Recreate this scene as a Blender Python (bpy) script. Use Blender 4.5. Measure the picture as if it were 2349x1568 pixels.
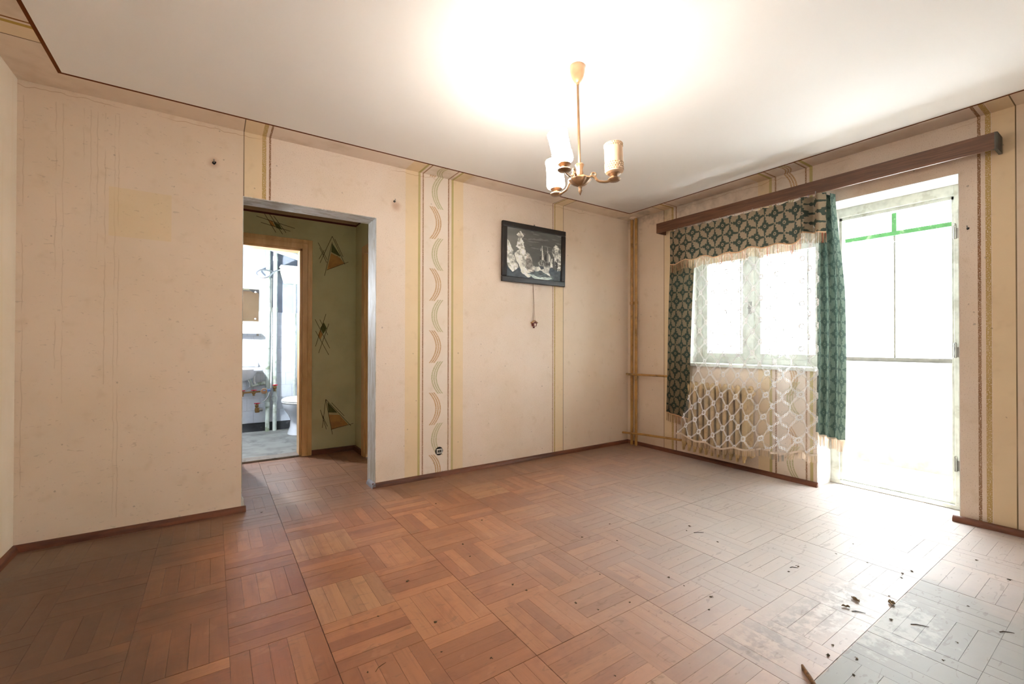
import bpy, bmesh, math, random
import numpy as np
from mathutils import Vector, Matrix

random.seed(7)
for o in list(bpy.data.objects):
    bpy.data.objects.remove(o, do_unlink=True)
SC = bpy.context.scene
COL = SC.collection
PI = math.pi

# ---------------------------------------------------------------- camera
YAW, PITCH, ROLL = 0.594494384, 0.006551701, 0.001937017
CAM = Vector((-4.03611528, -3.53724378, 1.13964081))
FPX = 1012.599
def cam_axes():
    cy, sy, cp, sp = math.cos(YAW), math.sin(YAW), math.cos(PITCH), math.sin(PITCH)
    f = Vector((sy * cp, cy * cp, sp)); r = Vector((cy, -sy, 0)); u = r.cross(f)
    cr, sr = math.cos(ROLL), math.sin(ROLL)
    return cr * r + sr * u, -sr * r + cr * u, f
CR, CU, CF = cam_axes()
cam = bpy.data.cameras.new('camera'); camo = bpy.data.objects.new('camera', cam); COL.objects.link(camo)
cam.sensor_width = 36; cam.lens = FPX / 2349 * 36; cam.clip_start = .02
M = Matrix((CR, CU, -CF)).transposed().to_4x4(); M.translation = CAM
camo.matrix_world = M
SC.camera = camo

# ---------------------------------------------------------------- world, exposure
SKY_STRENGTH = 6.0
w = bpy.data.worlds.new('overcast_sky'); SC.world = w; w.use_nodes = True
w.node_tree.nodes['Background'].inputs[0].default_value = (.90, .96, 1.0, 1)
w.node_tree.nodes['Background'].inputs[1].default_value = SKY_STRENGTH
SC.view_settings.view_transform = 'Standard'; SC.view_settings.look = 'None'
SC.view_settings.exposure = 2.2; SC.view_settings.gamma = 1; SC.view_settings.use_curve_mapping = False
SC.cycles.use_denoising = True
SC.cycles.max_bounces = 8; SC.cycles.diffuse_bounces = 4; SC.cycles.glossy_bounces = 3; SC.cycles.transmission_bounces = 3; SC.cycles.transparent_max_bounces = 12
SC.cycles.use_adaptive_sampling = True; SC.cycles.adaptive_threshold = .1
SC.cycles.sample_clamp_indirect = 8
sl = bpy.data.lights.new('added_sun', 'SUN'); sl.energy = 36.0; sl.angle = math.radians(12); sl.color = (1., 1., 1.)  # sun added so its bounce off the balcony floor brightens the room
so_ = bpy.data.objects.new('added_sun', sl); COL.objects.link(so_)
so_.location = (6, -2, 9); so_.rotation_euler = Vector((math.cos(math.radians(63)) * .97, math.cos(math.radians(63)) * -.24, math.sin(math.radians(63)))).to_track_quat('Z', 'Y').to_euler()
LAMP_SHADE_EMIT = 22.0      # two burning chandelier shades
LAMP_POINT_W = 1.2
BATH_BULB_EMIT = 900.0

# ---------------------------------------------------------------- sizes
H = 2.6; XL = -4.94; YR = -4.35          # room: x XL..0, y YR..0
OX0, OX1, OZ = -3.875, -2.96, 2.155      # opening to the hall
WT = 0.20
HY = 1.40; HXR = -2.755; HXL = -5.6      # hall
BY = 3.15                                # bathroom back wall
DY0, DY1, DZ = -2.787, -1.96, 2.27       # balcony doorway
WY0, WY1, WZ0 = -1.96, -0.72, 0.93       # window
WALLX = .34

# ================================================================= node helper
def lin(c):
    return tuple((v / 255 / 12.92) if v / 255 <= .04045 else ((v / 255 + .055) / 1.055) ** 2.4 for v in c) + (1,)

class S:
    def __init__(s, g, k): s.g, s.k = g, k
    def __add__(s, o): return s.g.m('ADD', s, o)
    def __radd__(s, o): return s.g.m('ADD', o, s)
    def __sub__(s, o): return s.g.m('SUBTRACT', s, o)
    def __rsub__(s, o): return s.g.m('SUBTRACT', o, s)
    def __mul__(s, o): return s.g.m('MULTIPLY', s, o)
    def __rmul__(s, o): return s.g.m('MULTIPLY', o, s)
    def __truediv__(s, o): return s.g.m('DIVIDE', s, o)
    def __lt__(s, o): return s.g.m('LESS_THAN', s, o)
    def __gt__(s, o): return s.g.m('GREATER_THAN', s, o)
    def abs(s): return s.g.m('ABSOLUTE', s)
    def floor(s): return s.g.m('FLOOR', s)
    def fract(s): return s.g.m('FRACT', s)
    def mod(s, o): return s.g.m('FLOORED_MODULO', s, o)
    def max(s, o): return s.g.m('MAXIMUM', s, o)
    def min(s, o): return s.g.m('MINIMUM', s, o)
    def sin(s): return s.g.m('SINE', s)
    def pow(s, o): return s.g.m('POWER', s, o)
    def sqrt(s): return s.g.m('SQRT', s)
    def band(s, a, b): return (s > a) * (s < b)
    def step(s, a, b): return s.g.ramp(s, a, b)

class G:
    def __init__(s, name):
        s.mat = bpy.data.materials.new(name); s.mat.use_nodes = True
        s.t = s.mat.node_tree; s.N = s.t.nodes; s.L = s.t.links
        s.bsdf = s.N['Principled BSDF']; s.out = s.N['Material Output']
        s._pos = None
    def put(s, sock, v):
        if isinstance(v, S): s.L.new(v.k, sock)
        elif hasattr(v, 'is_output'): s.L.new(v, sock)
        else: sock.default_value = v
    def m(s, op, a, b=None, c=None):
        n = s.N.new('ShaderNodeMath'); n.operation = op
        s.put(n.inputs[0], a)
        if b is not None: s.put(n.inputs[1], b)
        if c is not None: s.put(n.inputs[2], c)
        return S(s, n.outputs[0])
    def ramp(s, x, a, b, c=0., d=1., smooth=True):
        n = s.N.new('ShaderNodeMapRange'); n.interpolation_type = 'SMOOTHSTEP' if smooth else 'LINEAR'
        s.put(n.inputs[0], x); s.put(n.inputs[1], a); s.put(n.inputs[2], b); s.put(n.inputs[3], c); s.put(n.inputs[4], d)
        return S(s, n.outputs[0])
    def pos(s):
        if s._pos is None:
            n = s.N.new('ShaderNodeNewGeometry'); q = s.N.new('ShaderNodeSeparateXYZ'); s.L.new(n.outputs['Position'], q.inputs[0])
            s._pos = tuple(S(s, q.outputs[i]) for i in range(3))
        return s._pos
    def obj(s):
        n = s.N.new('ShaderNodeTexCoord'); q = s.N.new('ShaderNodeSeparateXYZ'); s.L.new(n.outputs['Object'], q.inputs[0])
        return tuple(S(s, q.outputs[i]) for i in range(3))
    def uv(s):
        n = s.N.new('ShaderNodeTexCoord'); q = s.N.new('ShaderNodeSeparateXYZ'); s.L.new(n.outputs['UV'], q.inputs[0])
        return tuple(S(s, q.outputs[i]) for i in range(2))
    def vec(s, x, y=0., z=0.):
        n = s.N.new('ShaderNodeCombineXYZ')
        for i, v in enumerate((x, y, z)): s.put(n.inputs[i], v)
        return n.outputs[0]
    def noise(s, v, scale=1., detail=2., rough=.5, dist=0.):
        n = s.N.new('ShaderNodeTexNoise'); s.L.new(v, n.inputs['Vector'])
        n.inputs['Scale'].default_value = scale; n.inputs['Detail'].default_value = detail
        n.inputs['Roughness'].default_value = rough; n.inputs['Distortion'].default_value = dist
        return S(s, n.outputs[0])
    def white(s, v):
        n = s.N.new('ShaderNodeTexWhiteNoise'); n.noise_dimensions = '3D'; s.L.new(v, n.inputs['Vector'])
        return S(s, n.outputs['Value'])
    def mix(s, f, a, b, mode='MIX'):
        n = s.N.new('ShaderNodeMix'); n.data_type = 'RGBA'; n.blend_type = mode
        s.put(n.inputs[0], f); s.put(n.inputs[6], a); s.put(n.inputs[7], b)
        return n.outputs[2]
    def bump(s, h, strength=.3, dist=.002):
        n = s.N.new('ShaderNodeBump'); n.inputs['Strength'].default_value = strength; n.inputs['Distance'].default_value = dist
        s.put(n.inputs['Height'], h); s.L.new(n.outputs[0], s.bsdf.inputs['Normal'])
    def fin(s, col, rough=.7, spec=.5, metal=0.):
        s.put(s.bsdf.inputs['Base Color'], col); s.put(s.bsdf.inputs['Roughness'], rough)
        s.put(s.bsdf.inputs['Specular IOR Level'], spec); s.put(s.bsdf.inputs['Metallic'], metal)
        return s.mat

MATS = {}
def simple(name, rgb, rough=.6, spec=.4, metal=0., var=.12, scale=14., grime=None, bump=0.):
    """painted / plain surface with a little mottling"""
    if name in MATS: return MATS[name]
    g = G(name); x, y, z = g.pos(); v = g.vec(x, y, z)
    n = g.noise(v, scale, 2., .6)
    c = lin(rgb); d = tuple(k * (1 - var * 2) for k in c[:3]) + (1,)
    col = g.mix(g.ramp(n, .35, .75), c, d)
    if grime:
        n2 = g.noise(v, grime[1], 3., .65)
        col = g.mix(g.ramp(n2, .56, .66) * grime[2], col, lin(grime[0]))
    if bump: g.bump(n, bump, .002)
    MATS[name] = g.fin(col, rough, spec, metal)
    return MATS[name]

# ================================================================= mesh helper
OFF = {}
class MB:
    def __init__(s): s.v, s.f = [], []
    def add(s, vs, fs):
        b = len(s.v); s.v += [tuple(q) for q in vs]; s.f += [tuple(b + i for i in f) for f in fs]; return s
    def box(s, x0, x1, y0, y1, z0, z1):
        vs = [(x, y, z) for z in (z0, z1) for y in (y0, y1) for x in (x0, x1)]
        return s.add(vs, [(0, 2, 3, 1), (4, 5, 7, 6), (0, 1, 5, 4), (2, 6, 7, 3), (0, 4, 6, 2), (1, 3, 7, 5)])
    def prism(s, poly, a0, a1, axis='y'):
        """poly: list of 2d pts in the plane normal to axis"""
        n = len(poly)
        def P(p, a):
            return {'x': (a, p[0], p[1]), 'y': (p[0], a, p[1]), 'z': (p[0], p[1], a)}[axis]
        vs = [P(p, a0) for p in poly] + [P(p, a1) for p in poly]
        fs = [tuple(range(n))[::-1], tuple(range(n, 2 * n))] + [(i, (i + 1) % n, n + (i + 1) % n, n + i) for i in range(n)]
        return s.add(vs, fs)
    def tube(s, path, r, n=10, cap=True, sy=1.):
        path = [Vector(p) for p in path]; rs = r if hasattr(r, '__len__') else [r] * len(path)
        t0 = (path[1] - path[0]).normalized()
        up = Vector((0, 0, 1)) if abs(t0.z) < .9 else Vector((1, 0, 0))
        nrm = t0.cross(up).normalized()
        b = len(s.v)
        for i, p in enumerate(path):
            t = (path[min(i + 1, len(path) - 1)] - path[max(i - 1, 0)]).normalized()
            nrm = (nrm - t * nrm.dot(t)).normalized(); bi = t.cross(nrm)
            for k in range(n):
                a = 2 * PI * k / n
                s.v.append(tuple(p + rs[i] * (math.cos(a) * nrm + sy * math.sin(a) * bi)))
        for i in range(len(path) - 1):
            for k in range(n):
                s.f.append((b + i * n + k, b + i * n + (k + 1) % n, b + (i + 1) * n + (k + 1) % n, b + (i + 1) * n + k))
        if cap:
            s.f.append(tuple(b + k for k in range(n))[::-1]); e = b + (len(path) - 1) * n
            s.f.append(tuple(e + k for k in range(n)))
        return s
    def lathe(s, prof, c=(0, 0, 0), n=24, axis='z', scallop=0, sn=0):
        """prof: (radius, height) list"""
        b = len(s.v)
        for r, h in prof:
            for k in range(n):
                a = 2 * PI * k / n
                rr = r * (1 + scallop * math.cos(sn * a)) if sn else r
                p = (rr * math.cos(a), rr * math.sin(a), h)
                if axis == 'x': p = (p[2], p[0], p[1])
                elif axis == 'y': p = (p[0], p[2], p[1])
                s.v.append((p[0] + c[0], p[1] + c[1], p[2] + c[2]))
        for i in range(len(prof) - 1):
            for k in range(n):
                s.f.append((b + i * n + k, b + i * n + (k + 1) % n, b + (i + 1) * n + (k + 1) % n, b + (i + 1) * n + k))
        if prof[0][0] > 1e-6: s.f.append(tuple(b + k for k in range(n))[::-1])
        e = b + (len(prof) - 1) * n
        if prof[-1][0] > 1e-6: s.f.append(tuple(e + k for k in range(n)))
        return s
    def ico(s, c, r, jit=.25, sc=(1, 1, 1), rnd=random):
        bm = bmesh.new(); bmesh.ops.create_icosphere(bm, subdivisions=1, radius=r)
        vs = [(v.co.x * sc[0] * (1 + jit * rnd.uniform(-1, 1)) + c[0], v.co.y * sc[1] * (1 + jit * rnd.uniform(-1, 1)) + c[1], v.co.z * sc[2] * (1 + jit * rnd.uniform(-1, 1)) + c[2]) for v in bm.verts]
        fs = [tuple(v.index for v in f.verts) for f in bm.faces]; bm.free()
        return s.add(vs, fs)
    def build(s, name, mat, parent=None, smooth=None, bevel=0., seg=2, fixn=True):
        off = OFF.get(parent.name, Vector((0, 0, 0))) if parent else Vector((0, 0, 0))
        me = bpy.data.meshes.new(name)
        me.from_pydata([(v[0] - off.x, v[1] - off.y, v[2] - off.z) for v in s.v], [], s.f)
        if fixn:
            bm = bmesh.new(); bm.from_mesh(me); bmesh.ops.remove_doubles(bm, verts=bm.verts, dist=1e-6)
            bmesh.ops.recalc_face_normals(bm, faces=bm.faces); bm.to_mesh(me); bm.free()
        if smooth is not None:
            me.polygons.foreach_set('use_smooth', [True] * len(me.polygons))
            me.set_sharp_from_angle(angle=math.radians(smooth))
        me.materials.append(mat)
        o = bpy.data.objects.new(name, me); COL.objects.link(o)
        OFF[o.name] = off
        if parent: o.parent = parent
        if bevel:
            b = o.modifiers.new('bevel', 'BEVEL'); b.width = bevel; b.segments = seg; b.limit_method = 'ANGLE'; b.angle_limit = math.radians(40)
        return o

def tag(o, label=None, cat=None, group=None, kind=None):
    if label: o['label'] = label
    if cat: o['category'] = cat
    if group: o['group'] = group
    if kind: o['kind'] = kind
    return o
def thing(name, loc, label, cat, group=None, kind=None):
    o = bpy.data.objects.new(name, None); COL.objects.link(o); o.location = loc; o.empty_display_size = .05
    OFF[o.name] = Vector(loc)
    return tag(o, label, cat, group, kind)
def struct(name, mb, mat, parent=None, **k):
    o = mb.build(name, mat, parent, **k)
    if not parent: o['kind'] = 'structure'
    return o

# ================================================================= materials
CREAM, ROUGHC, OCHRE, PANEL = (230, 210, 190), (234, 217, 202), (232, 209, 175), (235, 222, 210)
GOLD, BROWN, OLIVE, LINE = (186, 152, 76), (134, 84, 36), (186, 170, 104), (92, 66, 34)

# regions and stripes of the painted walls, along t (left to right on the wall)
BACK_SPEC = dict(
    plain=[(-9, -3.868), (-.996, 9)], ochre=[(-3.868, -3.76), (-2.718, -2.606), (-2.275, -2.178), (-1.098, -.996)],
    panel=[(-2.55, -2.33)],
    stripes=[(-3.748, .0125, GOLD, 1), (-3.712, .006, BROWN, 1), (-2.596, .010, OLIVE, 0), (-2.562, .005, BROWN, 1),
             (-2.323, .0055, BROWN, 1), (-2.285, .010, OLIVE, 0), (-1.137, .0045, BROWN, 1), (-1.112, .010, GOLD, 1)],
    lines=[(-3.870, .003), (-.996, .003)],
    arcs=[(-2.480, .062, 2.193, (188, 140, 76)), (-2.397, -.060, 1.925, (176, 172, 122))])
WIN_SPEC = dict(
    plain=[(-9, .504), (3.036, 9)], ochre=[(.504, .60), (1.50, 1.595), (2.934, 3.036)], panel=[(1.66, 1.88)],
    stripes=[(.612, .0125, GOLD, 1), (.656, .006, BROWN, 1), (1.607, .0115, OLIVE, 0), (1.649, .006, BROWN, 1),
             (1.886, .006, BROWN, 1), (1.924, .0115, OLIVE, 0), (2.878, .0075, BROWN, 1), (2.918, .0125, GOLD, 1)],
    lines=[(.504, .003), (3.034, .003)],
    arcs=[(1.742, .055, 2.46, (188, 140, 76)), (1.815, -.055, 2.30, (176, 172, 122))])

def paint(g, t, z, spec, v, speck):
    """colour of the stencilled wall paint and a roughcast mask"""
    mplain = None
    for a, b in spec['plain'] + spec['ochre'] + spec['panel']:
        k = t.band(a, b); mplain = k if mplain is None else mplain.max(k)
    rough = 1. - mplain
    pl = None
    for a, b in spec['plain']:
        k = t.band(a, b); pl = k if pl is None else pl.max(k)
    col = g.mix(pl, lin(ROUGHC), lin(CREAM))
    for a, b in spec['ochre']: col = g.mix(t.band(a, b), col, lin(OCHRE))
    for a, b in spec['panel']: col = g.mix(t.band(a, b), col, lin(PANEL))
    for c, hw, rgb, sp in spec['stripes']:
        k = (t - c).abs() < hw
        if sp: k = k * g.ramp(speck, .36, .46)
        col = g.mix(k * .9, col, lin(rgb))
    for c, hw in spec['lines']: col = g.mix(((t - c).abs() < hw) * .85, col, lin(LINE))
    for c, sag, z0, rgb in spec['arcs']:
        dz = (z - z0 + .2675).mod(.535) - .2675
        q = dz / .14
        s = t - (c + sag * (1. - q * q)) + (.03 if sag < 0 else .03)
        st = ((s.mod(.02) - .01).abs() < .0064) * s.band(0., .06) * (dz.abs() < .14) * g.ramp(speck, .34, .5)
        col = g.mix(st * .85, col, lin(rgb))
    return col, rough

def wall_material(name, axis, sign, spec, extra=None):
    g = G(name); x, y, z = g.pos(); v = g.vec(x, y, z)
    t = (x if axis == 'x' else y)
    if sign < 0: t = t * -1.
    speck = g.noise(v, 170., 2., .6)
    col, rough = paint(g, t, z, spec, v, speck)
    # broad mottling of old distemper
    n = g.noise(v, 1.6, 3., .6); col = g.mix(g.ramp(n, .38, .72) * .3, col, lin((212, 188, 156)))
    n2 = g.noise(v, 9., 2., .7); col = g.mix(g.ramp(n2, .55, .8) * .25, col, lin((196, 168, 132)))
    pits = g.ramp(speck, .60, .68) * rough
    col = g.mix(pits * .45, col, lin((160, 122, 84)))
    dots = g.ramp(g.noise(v, 38., 0., .4), .83, .85); col = g.mix(dots * .35, col, lin((96, 70, 50)))
    # tide mark under the ceiling and drips
    wav = g.noise(g.vec(t * 7., 0., 0.), 1., 2., .65)
    tide = ((z - 2.535 - wav * .075).abs() < .0022); col = g.mix(tide * .5 * g.ramp(n, .42, .6), col, lin((170, 122, 72)))
    if extra: col = extra(g, col, t, z, v, n2)
    g.bump(speck * rough + n2 * .5, .4, .003)
    return g.fin(col, .85, .25)

def back_extra(g, col, t, z, v, n2):
    wob = g.noise(g.vec(t * 3., 0., z * 9.), 1., 2., .6) - .5
    fade = g.ramp(g.noise(g.vec(t * 30., 0., z * 4.), 1., 1., .5), .35, .55)
    for x0, zb, a in ((-4.915, .3, .5), (-4.786, 1.0, .55), (-4.757, .8, .4), (-4.640, 1.75, .4), (-4.611, 1.5, .5), (-4.577, .9, .55),
                      (-4.534, .1, .45), (-4.516, .1, .5), (-4.67, 2.1, .4)):
        k = ((t + wob * .022 - x0).abs() < .0024) * (z > zb) * (z < 2.52)
        col = g.mix(k * fade * a * .4, col, lin((156, 120, 74)))
    # pale square where something hung
    col = g.mix(t.band(-4.56, -4.262) * z.band(1.79, 2.085) * .35, col, lin((226, 200, 142)))
    # rub marks
    sc = g.ramp(g.noise(g.vec(t * 22., 3., z * 60.), 1., 1., .5, 1.5), .70, .72); col = g.mix(sc * .2 * (t < -3.9), col, lin((120, 92, 66)))
    # stain rings round the old nails
    for (a, b, r) in ((-4.04, 2.34, .045), (-2.80, 2.28, .06)):
        d = ((t - a) * (t - a) + (z - b) * (z - b)).sqrt() + (n2 - .5) * .05
        col = g.mix(g.ramp(d, 0., r, 1., 0.) * .5, col, lin((176, 112, 66)))
    return col
def soot_extra(g, col, t, z, v, n2):
    n = n2
    k = g.ramp(z + (n - .5) * .3, 2.46, 2.62) * g.ramp(t, .0, 2.6, 1., 0.) * .5
    return g.mix(k, col, lin((96, 76, 58)))

M_BACK = wall_material('painted_back_wall', 'x', 1, BACK_SPEC, back_extra)
M_WIN = wall_material('painted_window_wall', 'y', -1, WIN_SPEC, soot_extra)

def left_wall_material():
    g = G('painted_left_wall'); x, y, z = g.pos(); v = g.vec(x, y, z)
    n = g.noise(v, 1.8, 3., .6); col = g.mix(g.ramp(n, .38, .7) * .4, lin((226, 210, 188)), lin((206, 184, 152)))
    st = g.noise(g.vec(y * 14., 0., z * .6), 1., 3., .5); col = g.mix(g.ramp(st, .5, .7) * .3, col, lin((214, 190, 150)))
    return g.fin(col, .85, .25)
M_LEFT = left_wall_material()

def ceiling_material():
    g = G('painted_ceiling'); x, y, z = g.pos(); v = g.vec(x, y, z)
    dB, dW, dL, dR = y * -1., x * -1., x - XL, y - YR
    d = dB.min(dW).min(dL).min(dR)
    speck = g.noise(v, 170., 2., .6)
    cb, _ = paint(g, x, y + 2.6, BACK_SPEC, v, speck)
    cw, _ = paint(g, y * -1., x + 2.6, WIN_SPEC, v, speck)
    isb = (dB < dW) * (dB < dL)
    margin = g.mix(isb, cw, cb)
    # left margin: plain cream with one stencilled band
    cl = g.mix((y * -1.).band(.485, .60), lin(CREAM), lin(OCHRE))
    cl = g.mix((y + .485).abs() < .003, cl, lin(LINE)); cl = g.mix((y + .61).abs() < .012, cl, lin(GOLD)); cl = g.mix((y + .645).abs() < .006, cl, lin(BROWN))
    isl = (dL < dB) * (dL < dW); margin = g.mix(isl, margin, cl)
    n = g.noise(v, 4., 3., .65)
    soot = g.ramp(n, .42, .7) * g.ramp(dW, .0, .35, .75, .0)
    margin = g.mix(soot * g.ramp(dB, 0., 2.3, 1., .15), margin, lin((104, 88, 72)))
    margin = g.mix(g.ramp(1. - n, .45, .7) * .35, margin, lin((188, 160, 124)))
    inner = g.mix(g.ramp(g.noise(v, .9, 2., .6), .4, .7) * .25, lin((244, 242, 240)), lin((234, 229, 223)))
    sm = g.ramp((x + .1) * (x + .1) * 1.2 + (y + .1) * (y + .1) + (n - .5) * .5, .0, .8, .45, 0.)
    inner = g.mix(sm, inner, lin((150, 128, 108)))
    col = g.mix(d > .207, margin, inner)
    col = g.mix((d - .21).abs() < .009, col, lin((104, 54, 14)))
    return g.fin(col, .9, .2)
M_CEIL = ceiling_material()

# parquet lattice
SQ, LX, LY, NST = .3115, -3.67, -.995, 5
def parquet_material():
    g = G('oak_parquet'); x, y, z = g.pos()
    i = ((x - LX) / SQ).floor(); j = ((y - LY) / SQ).floor()
    par = (i + j).mod(2.)                                 # 1 -> strips run along x
    fx = ((x - LX) / SQ).fract(); fy = ((y - LY) / SQ).fract()
    k = (g.m('ADD', par * fy, (1. - par) * fx) * NST).floor()
    u = par * x + (1. - par) * y; vv = par * y + (1. - par) * x
    r1 = g.white(g.vec(i, j, k)); r2 = g.white(g.vec(i + 31.7, j, k)); r3 = g.white(g.vec(i, j + 17.3, k)); rs = g.white(g.vec(i, j, 99.))
    gr = g.noise(g.vec(u * 5. + r1 * 40., vv * 90., r2 * 9.), 1., 2., .6)
    gr2 = g.noise(g.vec(u * 1.6 + r2 * 60., vv * 16., r1 * 9.), 1., 2., .55, .5)
    col = g.mix(g.ramp(r1 * .65 + rs * .35, .25, .8), lin((153, 97, 64)), lin((177, 117, 79)))
    col = g.mix(g.ramp(r3, .70, .97) * .55, col, lin((144, 84, 60)))
    col = g.mix((r2 > .9) * .4, col, lin((190, 132, 90)))
    col = g.mix((rs > .95) * .28, col, lin((200, 164, 122)))
    col = g.mix(g.ramp(gr, .45, .72) * .22, col, lin((116, 68, 44)))
    col = g.mix(g.ramp(gr2, .45, .7) * .22, col, lin((132, 80, 54)))
    v = g.vec(x, y, z)
    mo = g.noise(v, 7., 3., .7, .5); col = g.mix(g.ramp(mo, .5, .68) * .35, col, lin((128, 70, 46))); col = g.mix(g.ramp(mo, .32, .42, .3, 0.), col, lin((188, 136, 100)))
    n = g.noise(v, 2.2, 3., .65); nf = g.noise(v, 22., 3., .65)
    # worn, darkened corner on the far left; it ends roughly at one panel seam
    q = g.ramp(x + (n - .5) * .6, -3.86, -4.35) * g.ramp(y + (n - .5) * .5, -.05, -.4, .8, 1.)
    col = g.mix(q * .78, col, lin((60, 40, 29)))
    q2 = g.ramp(y + (n - .5) * .35, -.62, -.2) * .5; col = g.mix(q2, col, lin((104, 84, 68)))
    # grey weathered boards along the window side
    e = g.ramp(y + (nf - .5) * .02, -2.862, -2.870) * g.ramp(x + (n - .5) * .5, -2.75, -2.25) * g.ramp(x + (n - .5) * .8, -.9, -1.35, .35, 1.)
    col = g.mix(e * .88, col, lin((134, 138, 136)))
    # daylight sheen painted into the colour over settled dust, towards the balcony door
    sheen_dust = g.ramp((x + .25) * (x + .25) * .8 + (y + 2.55) * (y + 2.55) + (n - .5) * 1.8, .2, 7.5, 1., 0.)
    col = g.mix(sheen_dust * .8 * (1. - e * .75), col, lin((196, 192, 189)))
    # plaster dust patches
    pt = g.ramp((x + 1.72) * (x + 1.72) * 5. + (y + 2.86) * (y + 2.86) * 12. + (nf - .5) * 2.2, .0, .5, 1., 0.)
    col = g.mix(pt * .35, col, lin((208, 206, 200)))
    sm = g.ramp((y + 2.72 + (x + 1.5) * .06) * (y + 2.72 + (x + 1.5) * .06) * 40. + (nf - .5) * 1.6, .0, .7, 1., 0.) * x.band(-2.4, -.7) * g.ramp(nf, .4, .6)
    col = g.mix(sm * .35, col, lin((84, 82, 80)))
    scr = g.ramp(g.noise(g.vec(x * 9., y * 30., 0.), 1., 1., .6, 2.), .66, .69); col = g.mix(scr * .25, col, lin((92, 70, 56)))
    g.bump(nf, .14, .002)
    rough = .36 + sheen_dust * .14 + nf * .14 + e * .15
    g.bsdf.inputs['Coat Weight'].default_value = .3; g.bsdf.inputs['Coat Roughness'].default_value = .42
    return g.fin(col, rough, .6)
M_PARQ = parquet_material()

def wood(name, a, b, axis='y', scale=1., rough=.45, spec=.5):
    g = G(name); p = dict(zip('xyz', g.pos()))
    sc = {k: (4. if k == axis else 70. * scale) for k in 'xyz'}
    n = g.noise(g.vec(p['x'] * sc['x'], p['y'] * sc['y'], p['z'] * sc['z']), 1., 4., .6, .6)
    n2 = g.noise(g.vec(p['x'] * sc['x'] * .2, p['y'] * sc['y'] * .2, p['z'] * sc['z'] * .2), 1., 3., .5, .5)
    col = g.mix(g.ramp(n * .6 + n2 * .4, .35, .65), lin(a), lin(b)); g.bump(n, .1, .001)
    return g.fin(col, rough, spec)
M_PELMET = wood('walnut_veneer', (122, 82, 58), (84, 54, 38), 'y')
M_BASE = wood('stained_skirting', (118, 66, 42), (72, 38, 26), 'x', .4)
M_BASEY = wood('stained_skirting_y', (118, 66, 42), (72, 38, 26), 'y', .4)
M_BASEGREY = simple('grey_painted_skirting', (128, 122, 126), .5)
M_FRAMEW = simple('window_paint', (214, 217, 208), .45, .5, grime=((156, 156, 138), 9., .4))
M_REVEAL = simple('white_reveal', (236, 234, 228), .8)
M_MULL = simple('weathered_grey_putty', (88, 88, 84), .7)
M_GREEN = simple('green_gloss_paint', (40, 96, 46), .5, grime=((120, 140, 112), 16., .6))
M_TAN = wood('tan_painted_timber', (220, 178, 124), (202, 156, 102), 'z', .25, .4)
M_TANDARK = wood('brown_painted_door', (168, 128, 84), (132, 98, 62), 'z', .25, .45)
def jamb_material():
    g = G('distressed_jamb_paint'); x, y, z = g.pos()
    n = g.noise(g.vec(x * 6., y * 26., z * 3.), 1., 5., .7, 1.2)
    col = g.mix(g.ramp(n, .42, .6), lin((206, 204, 200)), lin((176, 168, 152)))
    col = g.mix(g.ramp(g.noise(g.vec(x * 4., y * 40., z * 2.), 1., 4., .7, 2.), .62, .66) * .7, col, lin((150, 126, 88)))
    g.bump(n, .3, .003); return g.fin(col, .6, .4)
M_JAMB = jamb_material()
M_PIPE = simple('heating_pipe_paint', (186, 140, 78), .38, .5, grime=((120, 84, 44), 12., .5))
M_RAD = simple('radiator_paint', (214, 184, 134), .4, .5, grime=((150, 116, 74), 10., .4))
M_METAL = simple('dull_steel', (150, 148, 142), .35, .5, .9)
M_BRASSM = simple('lamp_cast_metal', (146, 114, 84), .35, .5, .55)
M_CANOPY = simple('lamp_canopy_enamel', (196, 156, 118), .35, .5, .15)
M_DARK = simple('dark_void', (26, 22, 20), .8)
M_SLAB = simple('dark_subfloor', (36, 26, 20), .9)
M_WHITEP = simple('white_plastic', (230, 228, 222), .4)
M_CERAM = simple('white_ceramic', (216, 219, 222), .12, .6, var=.02)
M_CREAMP = simple('cream_plain', CREAM, .85, .25)
M_BALC = simple('balcony_whitewash', (150, 151, 150), .85, .2, grime=((118, 118, 116), 3., .6))
M_BALCF = simple('balcony_screed', (206, 204, 198), .7)
M_CONC = simple('wet_room_screed', (132, 132, 128), .55, .5, var=.2, scale=6., grime=((84, 84, 82), 5., .8), bump=.3)
M_TILE = simple('white_wall_tile', (218, 224, 230), .12, .6, var=.03)
M_GROUT = simple('tile_grout', (176, 178, 178), .8)
M_BATHUP = simple('peeling_bath_paint', (150, 156, 166), .8, .2, var=.1, scale=3., grime=((120, 128, 142), 2.5, .7))
M_SKIRTB = simple('black_cement_skirting', (58, 60, 62), .6, grime=((96, 98, 98), 9., .6))
M_DRAIN = simple('drain_pipe_paint', (206, 214, 204), .45, grime=((136, 146, 112), 6., .55))
M_DRAIN2 = simple('drain_pipe_paint_bare', (198, 208, 196), .45, grime=((116, 128, 92), 7., .7))
M_RED = simple('red_valve_handle', (196, 30, 48), .4)
M_BLUE = simple('blue_meter_body', (120, 150, 200), .4)
M_CHROME = simple('chrome', (206, 208, 210), .12, .5, 1., var=.02)
M_BRASS = simple('aged_brass', (150, 116, 70), .4, .5, .8)
M_BLACKF = simple('black_frame_lacquer', (34, 28, 26), .35, .5, grime=((62, 48, 38), 20., .5))
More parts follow.
